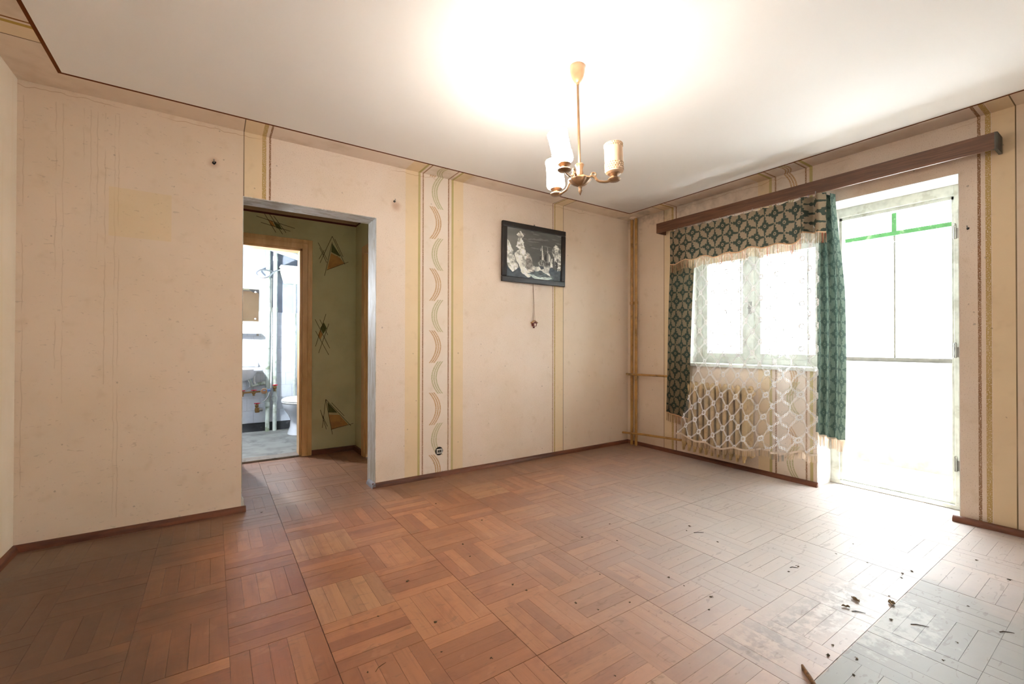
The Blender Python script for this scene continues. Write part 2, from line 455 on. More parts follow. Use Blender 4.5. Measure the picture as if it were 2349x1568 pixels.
def hall_wall_material():
    g = G('green_hall_wall'); x, y, z = g.pos(); v = g.vec(x, y, z)
    n = g.noise(v, 2.4, 5., .6)
    col = g.mix(g.ramp(n, .38, .7), lin((206, 203, 168)), lin((192, 188, 152)))
    col = g.mix(z > 2.437, col, lin((176, 148, 120)))
    col = g.mix((z - 2.43).abs() < .010, col, lin((84, 22, 18)))
    return g.fin(col, .6, .35)
M_HALL = hall_wall_material()
M_ST_LINE = simple('stencil_dark_olive', (74, 66, 34), .7)
M_ST_OR = simple('stencil_orange', (196, 150, 92), .7)
M_ST_GR = simple('stencil_green', (92, 98, 58), .7)
M_ST_CR = simple('stencil_cream', (206, 186, 142), .7)

def glass_material(name, tint=(.96, .98, .97), refl=.06, frost=0.):
    g = G(name); g.N.remove(g.bsdf)
    tr = g.N.new('ShaderNodeBsdfTransparent'); tr.inputs[0].default_value = tint + (1,)
    gl = g.N.new('ShaderNodeBsdfGlossy'); gl.inputs['Roughness'].default_value = .03
    mx = g.N.new('ShaderNodeMixShader'); mx.inputs[0].default_value = refl
    g.L.new(tr.outputs[0], mx.inputs[1]); g.L.new(gl.outputs[0], mx.inputs[2]); last = mx
    if frost:
        tl = g.N.new('ShaderNodeBsdfTranslucent'); tl.inputs[0].default_value = (.95, .97, .96, 1)
        m2 = g.N.new('ShaderNodeMixShader'); x, y, z = g.pos()
        n = g.noise(g.vec(x, y, z), 5., 5., .7)
        g.put(m2.inputs[0], g.ramp(n, .35, .7, frost * .5, frost))
        g.L.new(mx.outputs[0], m2.inputs[1]); g.L.new(tl.outputs[0], m2.inputs[2]); last = m2
    g.L.new(last.outputs[0], g.out.inputs[0]); return g.mat
M_GLASS = glass_material('window_glass')
M_DIRTYGLASS = glass_material('dusty_balcony_glass', (.97, .98, .98), .04, .10)

def cloth_shader(g, col, trans, alpha=None):
    df = g.N.new('ShaderNodeBsdfDiffuse'); tl = g.N.new('ShaderNodeBsdfTranslucent'); mx = g.N.new('ShaderNodeMixShader')
    g.put(df.inputs[0], col); g.put(tl.inputs[0], col); mx.inputs[0].default_value = trans
    g.L.new(df.outputs[0], mx.inputs[1]); g.L.new(tl.outputs[0], mx.inputs[2]); last = mx
    if alpha is not None:
        tr = g.N.new('ShaderNodeBsdfTransparent'); m2 = g.N.new('ShaderNodeMixShader'); g.put(m2.inputs[0], alpha)
        g.L.new(tr.outputs[0], m2.inputs[1]); g.L.new(last.outputs[0], m2.inputs[2]); last = m2
    g.N.remove(g.bsdf); g.L.new(last.outputs[0], g.out.inputs[0]); return g.mat

def damask(name, ground, leaf, trans=.35):
    g = G(name); u, v = g.uv()
    P = .088
    jag = (g.noise(g.vec(u * 130., v * 130., 0.), 1., 2., .6) - .5) * .22
    a = (u + v) / P * .5 + .25; b = (u - v) / P * .5 + .25
    def leafmask(p, q):
        fp = p - (p + .5).floor(); fq = q.fract()
        rib = (((fq * 26. + fp.abs() * 18.)).sin()) * .035
        wdt = (fq * PI).sin() * .235 - .02 + jag * .8 + rib
        return fp.abs() < wdt
    k = leafmask(a, b).max(leafmask(b, a))
    ca, cb = a.fract() - .5, b.fract() - .5
    r = (ca * ca + cb * cb).sqrt() + jag * .25
    k = k.max(r.band(.05, .115))
    th = g.noise(g.vec(u * 900., v * 140., 0.), 1., 1., .5)
    col = g.mix(k, lin(ground), lin(leaf)); col = g.mix(g.ramp(th, .4, .65) * .25, col, lin((60, 60, 52)))
    return cloth_shader(g, col, trans)
M_DAMASK = damask('damask_fabric', (72, 80, 72), (162, 144, 120), .10)
M_DAMASKG = damask('damask_fabric_thin', (86, 104, 96), (120, 136, 124), .18)

def lace_material():
    g = G('white_lace_net'); u, v = g.uv()
    PU, PV = .18, .186
    a = u / PU + v / PV; b = u / PU - v / PV
    def near(p): return p - (p + .5).floor()
    da, db = near(a), near(b)
    # ring flowers on the lattice knots; metric distance
    ku, kv = (da + db) * .5 * PU, (da - db) * .5 * PV
    r = (ku * ku + kv * kv).sqrt()
    ang = g.m('ARCTAN2', kv, ku)
    pet = ((ang * 8.).sin()) * .0028
    flower = (r + pet).band(.0105, .0255).max(r < .0045)
    # chains of little links along the lattice edges
    def chain(p, q):
        fp, fq = near(p).abs() * .129, q.fract()
        s = (fq * 7.).fract() - .5
        e = (s * s * 3.2 + (fp / .0085) * (fp / .0085) * .8).sqrt()
        return e.band(.40, .88) * fq.band(.13, .87)
    ch = chain(a, b).max(chain(b, a))
    ca, cb = a.fract() - .5, b.fract() - .5
    mx = ca.abs().max(cb.abs()) + ((ca * 22.).sin() * (cb * 22.).sin()) * .02
    cont = (mx - .355).abs() < .007
    pat = flower.max(ch).max(cont * .35)
    mesh = .13 + .05 * g.noise(g.vec(u * 300., v * 300., 0.), 1., 1., .5)
    alpha = mesh.max(pat * .995)
    return cloth_shader(g, lin((243, 243, 244)), .05, alpha)
M_LACE = lace_material()
def fringe_material(name, a, b, c, trans=.4):
    g = G(name); x, y, z = g.pos()
    r = g.white(g.vec((y * 260.).floor(), (x * 40.).floor(), 0.))
    col = g.mix(g.ramp(r, .3, .6), lin(a), lin(b)); col = g.mix(r > .88, col, lin(c)); return cloth_shader(g, col, trans)
M_FRINGE = fringe_material('fringe_threads', (198, 168, 134), (150, 128, 100), (176, 96, 74))
M_FRINGE2 = fringe_material('lace_fringe_threads', (226, 206, 184), (206, 184, 164), (140, 140, 132), .5)
M_BRAID = simple('fringe_braid', (222, 180, 140), .8)
M_BRAIDW = simple('lace_braid', (232, 216, 198), .8)
M_CORD = simple('cord_brown', (150, 118, 90), .8)

# ================================================================= setting: floor
slab = MB().box(XL - .2, .34, YR - .2, 0.2, -.10, -.012).box(HXL, HXR + .1, .2, HY + .12, -.10, -.012)
floor = struct('floor', slab, M_SLAB); tag(floor, 'worn reddish parquet floor laid in square basket-weave panels')

def plank_rects():
    out = []
    i0, i1 = int(math.floor((HXL - LX) / SQ)), int(math.ceil((.0 - LX) / SQ))
    j0, j1 = int(math.floor((YR - LY) / SQ)), int(math.ceil((HY - LY) / SQ))
    regs = [(XL, 0.0, YR, 0.0), (OX0, OX1, 0.0, WT), (HXL, HXR, WT, HY), (0.0, .30, DY0, DY1)]
    for i in range(i0, i1 + 2):
        for j in range(j0, j1 + 1):
            x0, y0 = LX + i * SQ, LY + j * SQ
            for k in range(NST):
                if (i + j) % 2: r = (x0, x0 + SQ, y0 + k * SQ / NST, y0 + (k + 1) * SQ / NST)
                else: r = (x0 + k * SQ / NST, x0 + (k + 1) * SQ / NST, y0, y0 + SQ)
                for ri, (a, b, c, d) in enumerate(regs):
                    q = (max(r[0], a), min(r[1], b), max(r[2], c), min(r[3], d))
                    if q[1] - q[0] > .004 and q[3] - q[2] > .004:
                        full = abs((q[1] - q[0]) * (q[3] - q[2]) - SQ * SQ / NST) < 1e-6
                        out.append((q, full, (i + j) % 2, i, j, k))
    return out
def project(p):
    d = Vector(p) - CAM; zc = d.dot(CF)
    if zc < .05: return None
    return 1174.5 + FPX * d.dot(CR) / zc, 784 - FPX * d.dot(CU) / zc, zc
PL = []
for q, full, par, i, j, k in plank_rects():
    c = ((q[0] + q[1]) / 2, (q[2] + q[3]) / 2, 0)
    s = project(c); score = 0
    if s and -60 < s[0] < 2409 and 700 < s[1] < 1640:
        score = (q[1] - q[0]) * (q[3] - q[2]) / s[2] ** 3
        if q[1] > .01 : score = 0
        if c[1] > .0: score *= .3
    PL.append((score, q, full, par, i, j, k))
PL.sort(key=lambda e: -e[0])
rnd = random.Random(3)
LEN, WID = SQ - .0016, SQ / NST - .0010
plank_me = None
restmb = MB()
def seam_gap(i, j, x0, x1, y0, y1):
    # wider joints on the panel seams: every second square
    a = .0022 if abs(((x0 - LX) / (2 * SQ)) % 1) < .01 else .0005
    b = .0016 if abs(((y0 - LY) / (2 * SQ)) % 1) < .01 else .0005
    return a, b
for n, (score, q, full, par, i, j, k) in enumerate(PL):
    dz = rnd.uniform(-.0009, 0.)
    ga, gb = seam_gap(i, j, *q)
    e = rnd.uniform(.0003, .0012)
    x0, x1, y0, y1 = q[0] + ga, q[1] - e * .6, q[2] + gb, q[3] - e * .6
    if n < 300:
        if plank_me is None:
            tmp = MB(); c = .0007
            tmp.box(-.5, .5, -.5, .5, -.012, 0.)
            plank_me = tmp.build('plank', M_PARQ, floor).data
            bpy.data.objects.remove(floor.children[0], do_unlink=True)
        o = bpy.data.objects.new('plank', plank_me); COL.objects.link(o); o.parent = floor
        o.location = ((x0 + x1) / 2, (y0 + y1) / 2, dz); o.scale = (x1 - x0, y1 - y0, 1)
    else:
        restmb.box(x0, x1, y0, y1, -.012, dz)
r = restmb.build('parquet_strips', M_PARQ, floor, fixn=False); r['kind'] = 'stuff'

# ================================================================= setting: walls
def wall_with_hole(x0, x1, y0, y1, z0, z1): pass
wb = MB()
wb.box(XL - .2, OX0, 0, WT, 0, H).box(OX1, 0.0, 0, WT, 0, H).box(OX0, OX1, 0, WT, OZ, H)
wall_back = struct('wall_back', wb, M_BACK); tag(wall_back, 'cream back wall with stencilled brown and gold stripes')
ww = MB()
ww.box(0, WALLX, YR - .2, DY0, 0, H).box(0, WALLX, DY0, WY1, DZ, H).box(0, WALLX, WY0, WY1, 0, WZ0).box(0, WALLX, WY1, WT, 0, H)
wall_window = struct('wall_window', ww, M_WIN); tag(wall_window, 'cream wall with window and balcony doorway and painted stripes')
wall_left = struct('wall_left', MB().box(XL - .2, XL, YR - .2, 0, 0, H), M_LEFT); tag(wall_left, 'plain pale wall at the far left edge')
struct('wall_rear', MB().box(XL, 0, YR - .2, YR, 0, H), M_LEFT)
struct('ceiling', MB().box(XL - .2, WALLX, YR - .2, WT, H, H + .15), M_CEIL)
# jamb lining of the opening to the hall (distressed paint on both reveals and the head)
jl = thing('trim_1', (OX1, 0, 0), 'distressed grey-white lining of the opening to the hallway', None, kind='structure')
MB().box(OX1 - .004, OX1 + .001, -.002, WT + .004, 0, OZ - .004).build('reveal_panel', M_JAMB, jl)
MB().box(OX0 - .001, OX0 + .004, .001, WT + .004, 0, OZ - .004).build('reveal_panel', M_JAMB, jl)
MB().box(OX0, OX1, -.002, WT + .004, OZ - .004, OZ + .001).build('head_panel', M_JAMB, jl)
# broken corner plaster at the left jamb foot
MB().prism([(OX0 - .002, .03), (OX0 + .022, .008), (OX0 + .016, .075), (OX0 - .002, .10)], .004, .06, 'y').build('loose_chip', M_JAMB, jl)

# skirting (quarter rounds)
def qr(n=5, s=.028, hgt=.036):
    return [(0, 0), (s, 0)] + [(s * (math.cos(a) * .95), .006 + (hgt - .006) * math.sin(a)) for a in [PI / 2 * k / n for k in range(n + 1)]] + [(0, hgt)]
def skirt(name, label, p0, p1, nrm, mat, dz=0.):
    p0, p1, nrm = Vector(p0), Vector(p1), Vector(nrm); mb = MB(); prof = qr(); n = len(prof)
    vs = [tuple(p + nrm * a + Vector((0, 0, b + dz))) for p in (p0, p1) for a, b in prof]
    mb.add(vs, [tuple(range(n)), tuple(range(n, 2 * n))] + [(i, (i + 1) % n, n + (i + 1) % n, n + i) for i in range(n)])
    o = struct(name, mb, mat, smooth=35); tag(o, label); return o
skirt('baseboard_back_left', 'dark stained skirting under the plain back wall', (XL, 0, 0), (OX0 + .028, 0, 0), (0, -1, 0), M_BASE)
skirt('baseboard_back_right', 'reddish skirting under the picture wall', (OX1 - .026, 0, 0), (0, 0, 0), (0, -1, 0), M_BASE)
skirt('baseboard_jamb', 'short grey painted skirting piece on the hall jamb', (OX1 - .005, -.026, 0), (OX1 - .005, .14, 0), (-1, 0, 0), M_BASEGREY)
skirt('baseboard_window', 'dark red skirting under the radiator', (0, 0, 0), (0, DY1 - .01, 0), (-1, 0, 0), M_BASEY)
skirt('baseboard_right', 'loose reddish skirting right of the balcony door pulled off the wall', (-.024, DY0 + .03, 0), (-.004, YR, 0), (-1, 0, 0), M_BASEY, .001)
skirt('baseboard_left', 'dark skirting under the left wall', (XL, 0, 0), (XL, YR, 0), (1, 0, 0), M_BASEY)

# reveals of the window wall
rv = thing('trim_2', (0, DY0, 0), 'white plastered reveals of the balcony doorway and window', None, kind='structure')
e = .004
MB().box(.0, .27, DY1 - e, DY1 + .0, 0, WZ0).build('reveal', M_REVEAL, rv)
MB().box(.002, .27, DY0 - .0, DY0 + e, 0, DZ).build('reveal', M_REVEAL, rv)
MB().box(.0, .27, DY0, WY1, DZ - e, DZ).build('soffit', M_REVEAL, rv)
MB().box(.002, .27, WY1 - e, WY1, WZ0, DZ).build('reveal', M_REVEAL, rv)
MB().box(-.03, .27, DY1 - .0, WY1, WZ0, WZ0 + .03).build('sill', M_FRAMEW, rv, bevel=.004)

# ---------------------------------------------------------------- balcony door frame (leaf removed)
FX0, FX1 = .255, .32
d1 = thing('door_1', (FX0, DY0, 0), 'weathered cream frame of the open balcony doorway with no leaf', None, kind='structure')
MB().box(FX0, FX1, DY0 + .004, DY0 + .075, 0, DZ - .004).build('stile', M_FRAMEW, d1, bevel=.003)
MB().box(FX0, FX1, DY1 - .065, DY1 - .004, 0, DZ - .004).build('stile', M_FRAMEW, d1, bevel=.003)
MB().box(FX0 + .02, FX1 + .02, DY1 - .082, DY1 - .065, .03, DZ - .08).build('rebate_strip', M_FRAMEW, d1)
MB().box(FX0 + .02, FX1 + .02, DY0 + .075, DY0 + .09, .03, DZ - .08).build('rebate_strip', M_FRAMEW, d1)
MB().box(FX0, FX1, DY0 + .075, DY1 - .065, DZ - .075, DZ - .004).build('head_rail', M_FRAMEW, d1, bevel=.003)
MB().box(FX0 + .02, FX1 + .02, DY0 + .075, DY1 - .065, DZ - .10, DZ - .075).build('rebate_strip', M_FRAMEW, d1)
MB().box(FX0 - .005, FX1 + .04, DY0 + .004, DY1 - .004, 0, .028).build('threshold', M_FRAMEW, d1, bevel=.003)
MB().box(FX0 + .03, FX1 + .04, DY0 + .075, DY1 - .065, .028, .055).build('threshold_rebate', M_FRAMEW, d1, bevel=.003)
for zz in (1.93, 1.10, .31):
    h = MB().tube([(FX0 - .008, DY0 + .068, zz - .045), (FX0 - .008, DY0 + .068, zz + .045)], .008, 8)
    h.lathe([(0, .045), (.01, .047), (.006, .062), (0, .066)], (FX0 - .008, DY0 + .068, zz), 8)
    h.box(FX0 - .004, FX0 + .001, DY0 + .035, DY0 + .066, zz - .04, zz + .03)
    h.build('hinge', M_METAL, d1, smooth=40)

# ---------------------------------------------------------------- window
w1 = thing('window_1', (FX0, WY0, WZ0), 'double wooden casement window behind the lace curtain', None, kind='structure')
zt = 2.06; zb = WZ0 + .03
MB().box(FX0, FX1, WY1 - .07, WY1, zb, DZ).build('frame_stile', M_FRAMEW, w1, bevel=.003)
MB().box(FX0, FX1, WY0 - .0, WY0 + .06, zb, DZ).build('frame_stile', M_FRAMEW, w1, bevel=.003)
MB().box(FX0, FX1, WY0 + .06, WY1 - .07, zt - .02, DZ).build('frame_head', M_FRAMEW, w1, bevel=.003)
MB().box(FX0, FX1, WY0 + .06, WY1 - .07, zb, zb + .05).build('frame_sill_rail', M_FRAMEW, w1, bevel=.003)
ym = -1.30
MB().box(FX0 - .01, FX1, ym - .035, ym + .035, zb + .05, zt - .02).build('centre_post', M_FRAMEW, w1, bevel=.003)
for (a, b) in ((WY0 + .06, ym - .035), (ym + .035, WY1 - .07)):
    s = MB(); x0, x1 = FX0 + .01, FX1 - .005; t = .05; z0, z1 = zb + .05, zt - .02
    s.box(x0, x1, a, a + t, z0, z1).box(x0, x1, b - t, b, z0, z1).box(x0, x1, a + t, b - t, z0, z0 + t).box(x0, x1, a + t, b - t, z1 - t, z1)
    so = s.build('sash', M_FRAMEW, w1, bevel=.002)
    MB().box(x0 + .02, x0 + .024, a + t - .002, b - t + .002, z0 + t - .002, z1 - t + .002).build('pane', M_GLASS, so)
lh = MB().box(FX0 - .018, FX0 - .010, ym - .014, ym + .014, 1.44, 1.56).tube([(FX0 - .02, ym, 1.50), (FX0 - .05, ym, 1.50), (FX0 - .052, ym - .07, 1.495)], .007, 8)
lh.build('latch_handle', M_METAL, w1, smooth=40)

# ---------------------------------------------------------------- balcony
BX = 1.30; BYA, BYB = -4.2, .9
struct('balcony_floor', MB().box(WALLX, BX + .1, BYA, BYB, -.12, .0).box(.30, WALLX, DY0, DY1, -.12, 0.), M_BALCF)
par_ = struct('wall_balcony_parapet', MB().box(BX, BX + .1, BYA, BYB, 0, .955), M_BALC); tag(par_, 'whitewashed balcony parapet with grimy foot')
struct('wall_balcony_end', MB().box(WALLX, BX + .1, BYB, BYB + .1, 0, H), M_BALC)
struct('wall_balcony_side', MB().box(WALLX, BX + .1, BYA - .1, BYA, 0, H), M_BALC)
struct('ceiling_balcony', MB().box(WALLX, BX + .25, BYA - .1, BYB + .1, H, H + .12), M_BALC)
gz = thing('window_2', (BX, -2.1, .95), 'white balcony glazing with green upper lights', None, kind='structure')
MB().box(BX - .02, BX + .12, BYA, BYB, .955, .985).build('ledge', M_BALC, gz, bevel=.004)
MB().box(BX + .01, BX + .06, BYA, BYB, .985, 1.025).build('bottom_rail', M_MULL, gz)
MB().box(BX + .005, BX + .06, BYA, BYB, 2.185, 2.225).build('transom', M_GREEN, gz)
MB().box(BX + .005, BX + .06, BYA, BYB, 2.50, 2.6).build('head_rail', M_GREEN, gz)
ys = [-2.10 + k * .74 for k in range(-3, 5)]
for yy in ys:
    if not BYA < yy < BYB: continue
    MB().box(BX + .025, BX + .05, yy - .007, yy + .007, 1.025, 2.185).build('mullion', M_MULL, gz)
    MB().box(BX + .012, BX + .055, yy - .018, yy + .018, 2.225, 2.50).build('green_post', M_GREEN, gz)
ysb = [BYA] + [y for y in ys if BYA < y < BYB] + [BYB]
for a, b in zip(ysb[:-1], ysb[1:]):
    MB().box(BX + .036, BX + .040, a + .008, b - .008, 1.022, 2.188).build('pane', M_DIRTYGLASS, gz)
    MB().box(BX + .036, BX + .040, a + .02, b - .02, 2.222, 2.504).build('pane', M_DIRTYGLASS, gz)
cl = MB().tube([(.95, BYA, 2.09), (.95, -2.5, 2.06), (.95, -1.2, 2.055), (.95, BYB, 2.09)], .002, 5)
tag(cl.build('clothes_line', M_METAL), 'thin wire clothes line strung along the balcony', 'wire')

# ================================================================= hallway
hw = MB(); BDX0, BDX1, BDZ = -3.88, -3.29, 2.115
hw.box(HXL, BDX0, HY, HY + .10, 0, H).box(BDX1, HXR + .1, HY, HY + .10, 0, H).box(BDX0, BDX1, HY, HY + .10, BDZ, H)
wall_hall = struct('wall_hall_back', hw, M_HALL); tag(wall_hall, 'olive green hallway wall with stencilled triangles')
RDY0, RDY1, RDZ = .22, 1.02, 2.06
hr = MB().box(HXR, HXR + .1, RDY1, HY + .1, 0, H).box(HXR, HXR + .1, WT, RDY0, 0, H).box(HXR, HXR + .1, RDY0, RDY1, RDZ, H)
struct('wall_hall_right', hr, M_HALL)
struct('wall_hall_left', MB().box(HXL - .1, HXL, WT, HY + .1, 0, H), M_HALL)
struct('wall_hall_front', MB().box(HXL, XL - .2, 0, WT, 0, H).box(HXL, OX0 - .002, WT, WT + .004, 0, H).box(OX1 + .002, HXR, WT, WT + .004, 0, H).box(OX0, OX1, WT, WT + .004, OZ + .002, H), M_HALL)
struct('ceiling_hall', MB().box(HXL - .1, HXR + .1, WT + .0, HY + .1, H, H + .1), simple('hall_ceiling_paint', (196, 176, 150), .85))
# bathroom door case
d2 = thing('door_2', (BDX1, HY, 0), 'tan painted timber frame of the bathroom door', None, kind='structure')
def casing(a, b, ztop, tk=.018):
    MB().box(b, b + .095, HY - tk, HY, 0, ztop + .095).build('casing', M_TAN, d2, bevel=.004)
    MB().box(a - .095, a, HY - tk, HY, 0, ztop + .095).build('casing', M_TAN, d2, bevel=.004)
    MB().box(a, b, HY - tk, HY, ztop, ztop + .095).build('casing', M_TAN, d2, bevel=.004)
    MB().box(b + .05, b + .062, HY - tk - .008, HY - tk, 0, ztop + .062).build('bead', M_TAN, d2, bevel=.003)
    MB().box(a - .062, b + .062, HY - tk - .008, HY - tk, ztop + .05, ztop + .062).build('bead', M_TAN, d2, bevel=.003)
    MB().box(b - .022, b, HY - .005, HY + .14, 0, ztop).build('jamb', M_TAN, d2, bevel=.002)
    MB().box(a, a + .022, HY - .005, HY + .14, 0, ztop).build('jamb', M_TAN, d2, bevel=.002)
    MB().box(a, b, HY - .005, HY + .14, ztop - .022, ztop).build('jamb_head', M_TAN, d2, bevel=.002)
    MB().box(a, b, HY - .005, HY + .16, 0, .018).build('threshold', M_TANDARK if False else simple('worn_threshold', (138, 126, 116), .6, grime=((90, 80, 72), 12., .6)), d2, bevel=.004)
casing(BDX0, BDX1, BDZ)
# door leaf swung into the bathroom, seen almost edge-on
hx, hy = BDX1 - .004, HY + .145; ex, ey = -3.215, hy + .575
dirv = Vector((ex - hx, ey - hy, 0)).normalized(); nv = Vector((dirv.y, -dirv.x, 0))
def leafbox(mb, s0, s1, n0, n1, z0, z1):
    o = Vector((hx, hy, 0)); vs = []
    for z in (z0, z1):
        for n in (n0, n1):
            for s in (s0, s1):
                p = o + dirv * s + nv * n; vs.append((p.x, p.y, z))
    mb.add(vs, [(0, 2, 3, 1), (4, 5, 7, 6), (0, 1, 5, 4), (2, 6, 7, 3), (0, 4, 6, 2), (1, 3, 7, 5)]); return mb
dl = thing('door_leaf', (hx, hy, 0), 'brown bathroom door leaf swung open and seen nearly edge-on', 'door')
leafbox(MB(), 0, .575, 0, .036, .02, 2.07).build('leaf', M_TANDARK, dl, bevel=.002)
leafbox(MB(), .06, .50, -.004, 0, .15, .95).build('panel', M_TANDARK, dl)
leafbox(MB(), .06, .50, -.004, 0, 1.05, 1.95).build('panel', M_TANDARK, dl)
for zz in (.25, 1.86):
    MB().tube([(hx - .006, hy - .004, zz - .04), (hx - .006, hy - .004, zz + .04)], .007, 8).build('hinge', M_METAL, dl, smooth=40)
# side door of the hall
d3 = thing('door_3', (HXR, RDY0, 0), 'tan door case in the right wall of the hallway', None, kind='structure')
MB().box(HXR - .018, HXR, RDY1 - .01, RDY1 + .085, 0, RDZ + .085).build('casing', M_TAN, d3, bevel=.004)
MB().box(HXR - .018, HXR, RDY0, RDY1 - .01, RDZ, RDZ + .085).build('casing', M_TAN, d3, bevel=.004)
MB().box(HXR - .004, HXR + .09, RDY1 - .03, RDY1 - .005, 0, RDZ).build('jamb', M_TAN, d3, bevel=.002)
MB().box(HXR + .055, HXR + .092, RDY0, RDY1 - .03, .01, RDZ).build('leaf', M_TANDARK, d3)
# hall skirting
struct('baseboard_hall_back', MB().box(BDX1 + .097, HXR, HY - .022, HY, 0, .05), M_BASE)
struct('baseboard_hall_right', MB().box(HXR - .022, HXR, RDY1 + .088, HY - .022, 0, .05), M_BASE)
# stencils on the hall wall (flat paint)
def stencil(pts, mat, name, d=.0012, tk=.001):
    MB().prism(pts, HY - d - tk, HY - d, 'y').build(name, mat, wall_hall)
def seg(a, b, wdt=.005):
    a, b = Vector(a), Vector(b); t = (b - a).normalized(); n = Vector((-t.y, t.x)) * wdt / 2
    return [tuple(a + n), tuple(b + n), tuple(b - n), tuple(a - n)]
def lines(ls, wdt=.0045):
    for a, b in ls: stencil(seg(a, b, wdt), M_ST_LINE, 'painted_line', .0022)
def tri_motif(ax, az, fl):
    pass
# upper triangle motif
stencil([(-3.001, 2.21), (-2.915, 2.085), (-2.945, 2.075), (-3.01, 2.115)], M_ST_GR, 'painted_patch')
stencil([(-3.012, 2.105), (-2.921, 2.065), (-2.878, 2.012), (-3.052, 1.925)], M_ST_OR, 'painted_patch')
stencil(seg((-3.014, 2.115), (-2.918, 2.072), .010), M_ST_CR, 'painted_edge', .0016)
lines([((-3.001, 2.285), (-2.870, 2.0)), ((-3.001, 2.285), (-3.09, 2.07)), ((-3.001, 2.22), (-3.075, 1.86)), ((-3.055, 1.922), (-2.835, 2.03)),
       ((-2.975, 2.26), (-2.89, 2.08)), ((-3.14, 2.20), (-3.05, 2.03)), ((-3.125, 2.15), (-3.055, 2.0)), ((-3.12, 1.99), (-3.06, 2.14)), ((-3.13, 2.03), (-3.08, 2.13))])
# middle cross motif
stencil([(-3.08, 1.37), (-3.05, 1.31), (-3.085, 1.25), (-3.115, 1.31)], M_ST_GR, 'painted_patch')
stencil([(-3.115, 1.30), (-3.09, 1.245), (-3.115, 1.19), (-3.135, 1.24)], M_ST_OR, 'painted_patch')
lines([((-3.06, 1.46), (-3.16, 1.12)), ((-3.03, 1.36), (-3.13, 1.05)), ((-3.165, 1.40), (-3.02, 1.10)), ((-3.16, 1.28), (-3.03, 1.03)), ((-3.12, 1.40), (-3.04, 1.24))])
# lower triangle motif
stencil([(-3.04, .535), (-2.94, .415), (-3.03, .425)], M_ST_GR, 'painted_patch')
stencil([(-3.028, .405), (-2.92, .39), (-2.83, .28), (-3.0, .24)], M_ST_OR, 'painted_patch')
stencil(seg((-3.03, .418), (-2.93, .402), .010), M_ST_CR, 'painted_edge', .0016)
lines([((-3.058, .565), (-2.80, .262)), ((-3.058, .565), (-2.99, .19)), ((-3.005, .245), (-2.775, .285)), ((-3.058, .565), (-3.09, .27)), ((-3.11, .46), (-3.05, .25)), ((-3.10, .42), (-3.04, .28)), ((-3.0, .525), (-2.87, .375))])
# cross over the bathroom door
stencil([(-3.60, 2.37), (-3.56, 2.355), (-3.53, 2.30), (-3.575, 2.315)], M_ST_OR, 'painted_patch')
stencil([(-3.55, 2.35), (-3.50, 2.335), (-3.475, 2.285), (-3.525, 2.295)], M_ST_GR, 'painted_patch')
lines([((-3.70, 2.385), (-3.36, 2.315)), ((-3.66, 2.33), (-3.40, 2.28)), ((-3.63, 2.42), (-3.53, 2.25)), ((-3.585, 2.42), (-3.47, 2.24)), ((-3.55, 2.41), (-3.44, 2.26))])

# ================================================================= bathroom
BXL, BXR = -4.9, -2.72
struct('floor_bath', MB().box(BXL, BXR, HY + .10, BY + .1, -.10, .0), M_CONC)
wbb = struct('wall_bath_back', MB().box(BXL, BXR, BY, BY + .1, 0, H), M_BATHUP); tag(wbb, 'white tiled bathroom back wall with peeling paint above')
struct('wall_bath_right', MB().box(BXR, BXR + .1, HY + .10, BY + .1, 0, H), M_BATHUP)
struct('wall_bath_left', MB().box(BXL - .1, BXL, HY + .10, BY + .1, 0, H), M_BATHUP)
struct('wall_bath_front', MB().box(BXL, BDX0, HY + .10, HY + .11, 0, H).box(BDX1, BXR, HY + .10, HY + .11, 0, H).box(BDX0, BDX1, HY + .1, HY + .11, BDZ, H), M_BATHUP)
struct('ceiling_bath', MB().box(BXL - .1, BXR + .1, HY + .1, BY + .1, H, H + .1), M_BATHUP)
MB().box(BXL, BXR, BY - .004, BY, .11, 1.56).build('grout_bed', M_GROUT, wbb)
tw, th = .150, .162
tile_me = None
for r_ in range(9):
    zc = .112 + r_ * th
    n0 = int((-4.35 - BXL) / tw)
    for c_ in range(0, 10):
        x0 = -4.05 + c_ * tw + (tw / 2 if r_ % 2 else 0)
        if x0 + tw > BXR or (r_ == 0 and False): continue
        if tile_me is None:
            t0 = MB().box(-tw / 2 + .001, tw / 2 - .001, -.006, 0, .001, th - .001).build('tile', M_TILE, wbb)
            tile_me = t0.data; o = t0
        else:
            o = bpy.data.objects.new('tile', tile_me); COL.objects.link(o); o.parent = wbb
        o.location = (x0 + tw / 2, BY - .004 + rnd.uniform(-.0008, .0008), zc)
struct('baseboard_bath', MB().box(BXL, BXR, BY - .018, BY, 0, .108), M_SKIRTB)
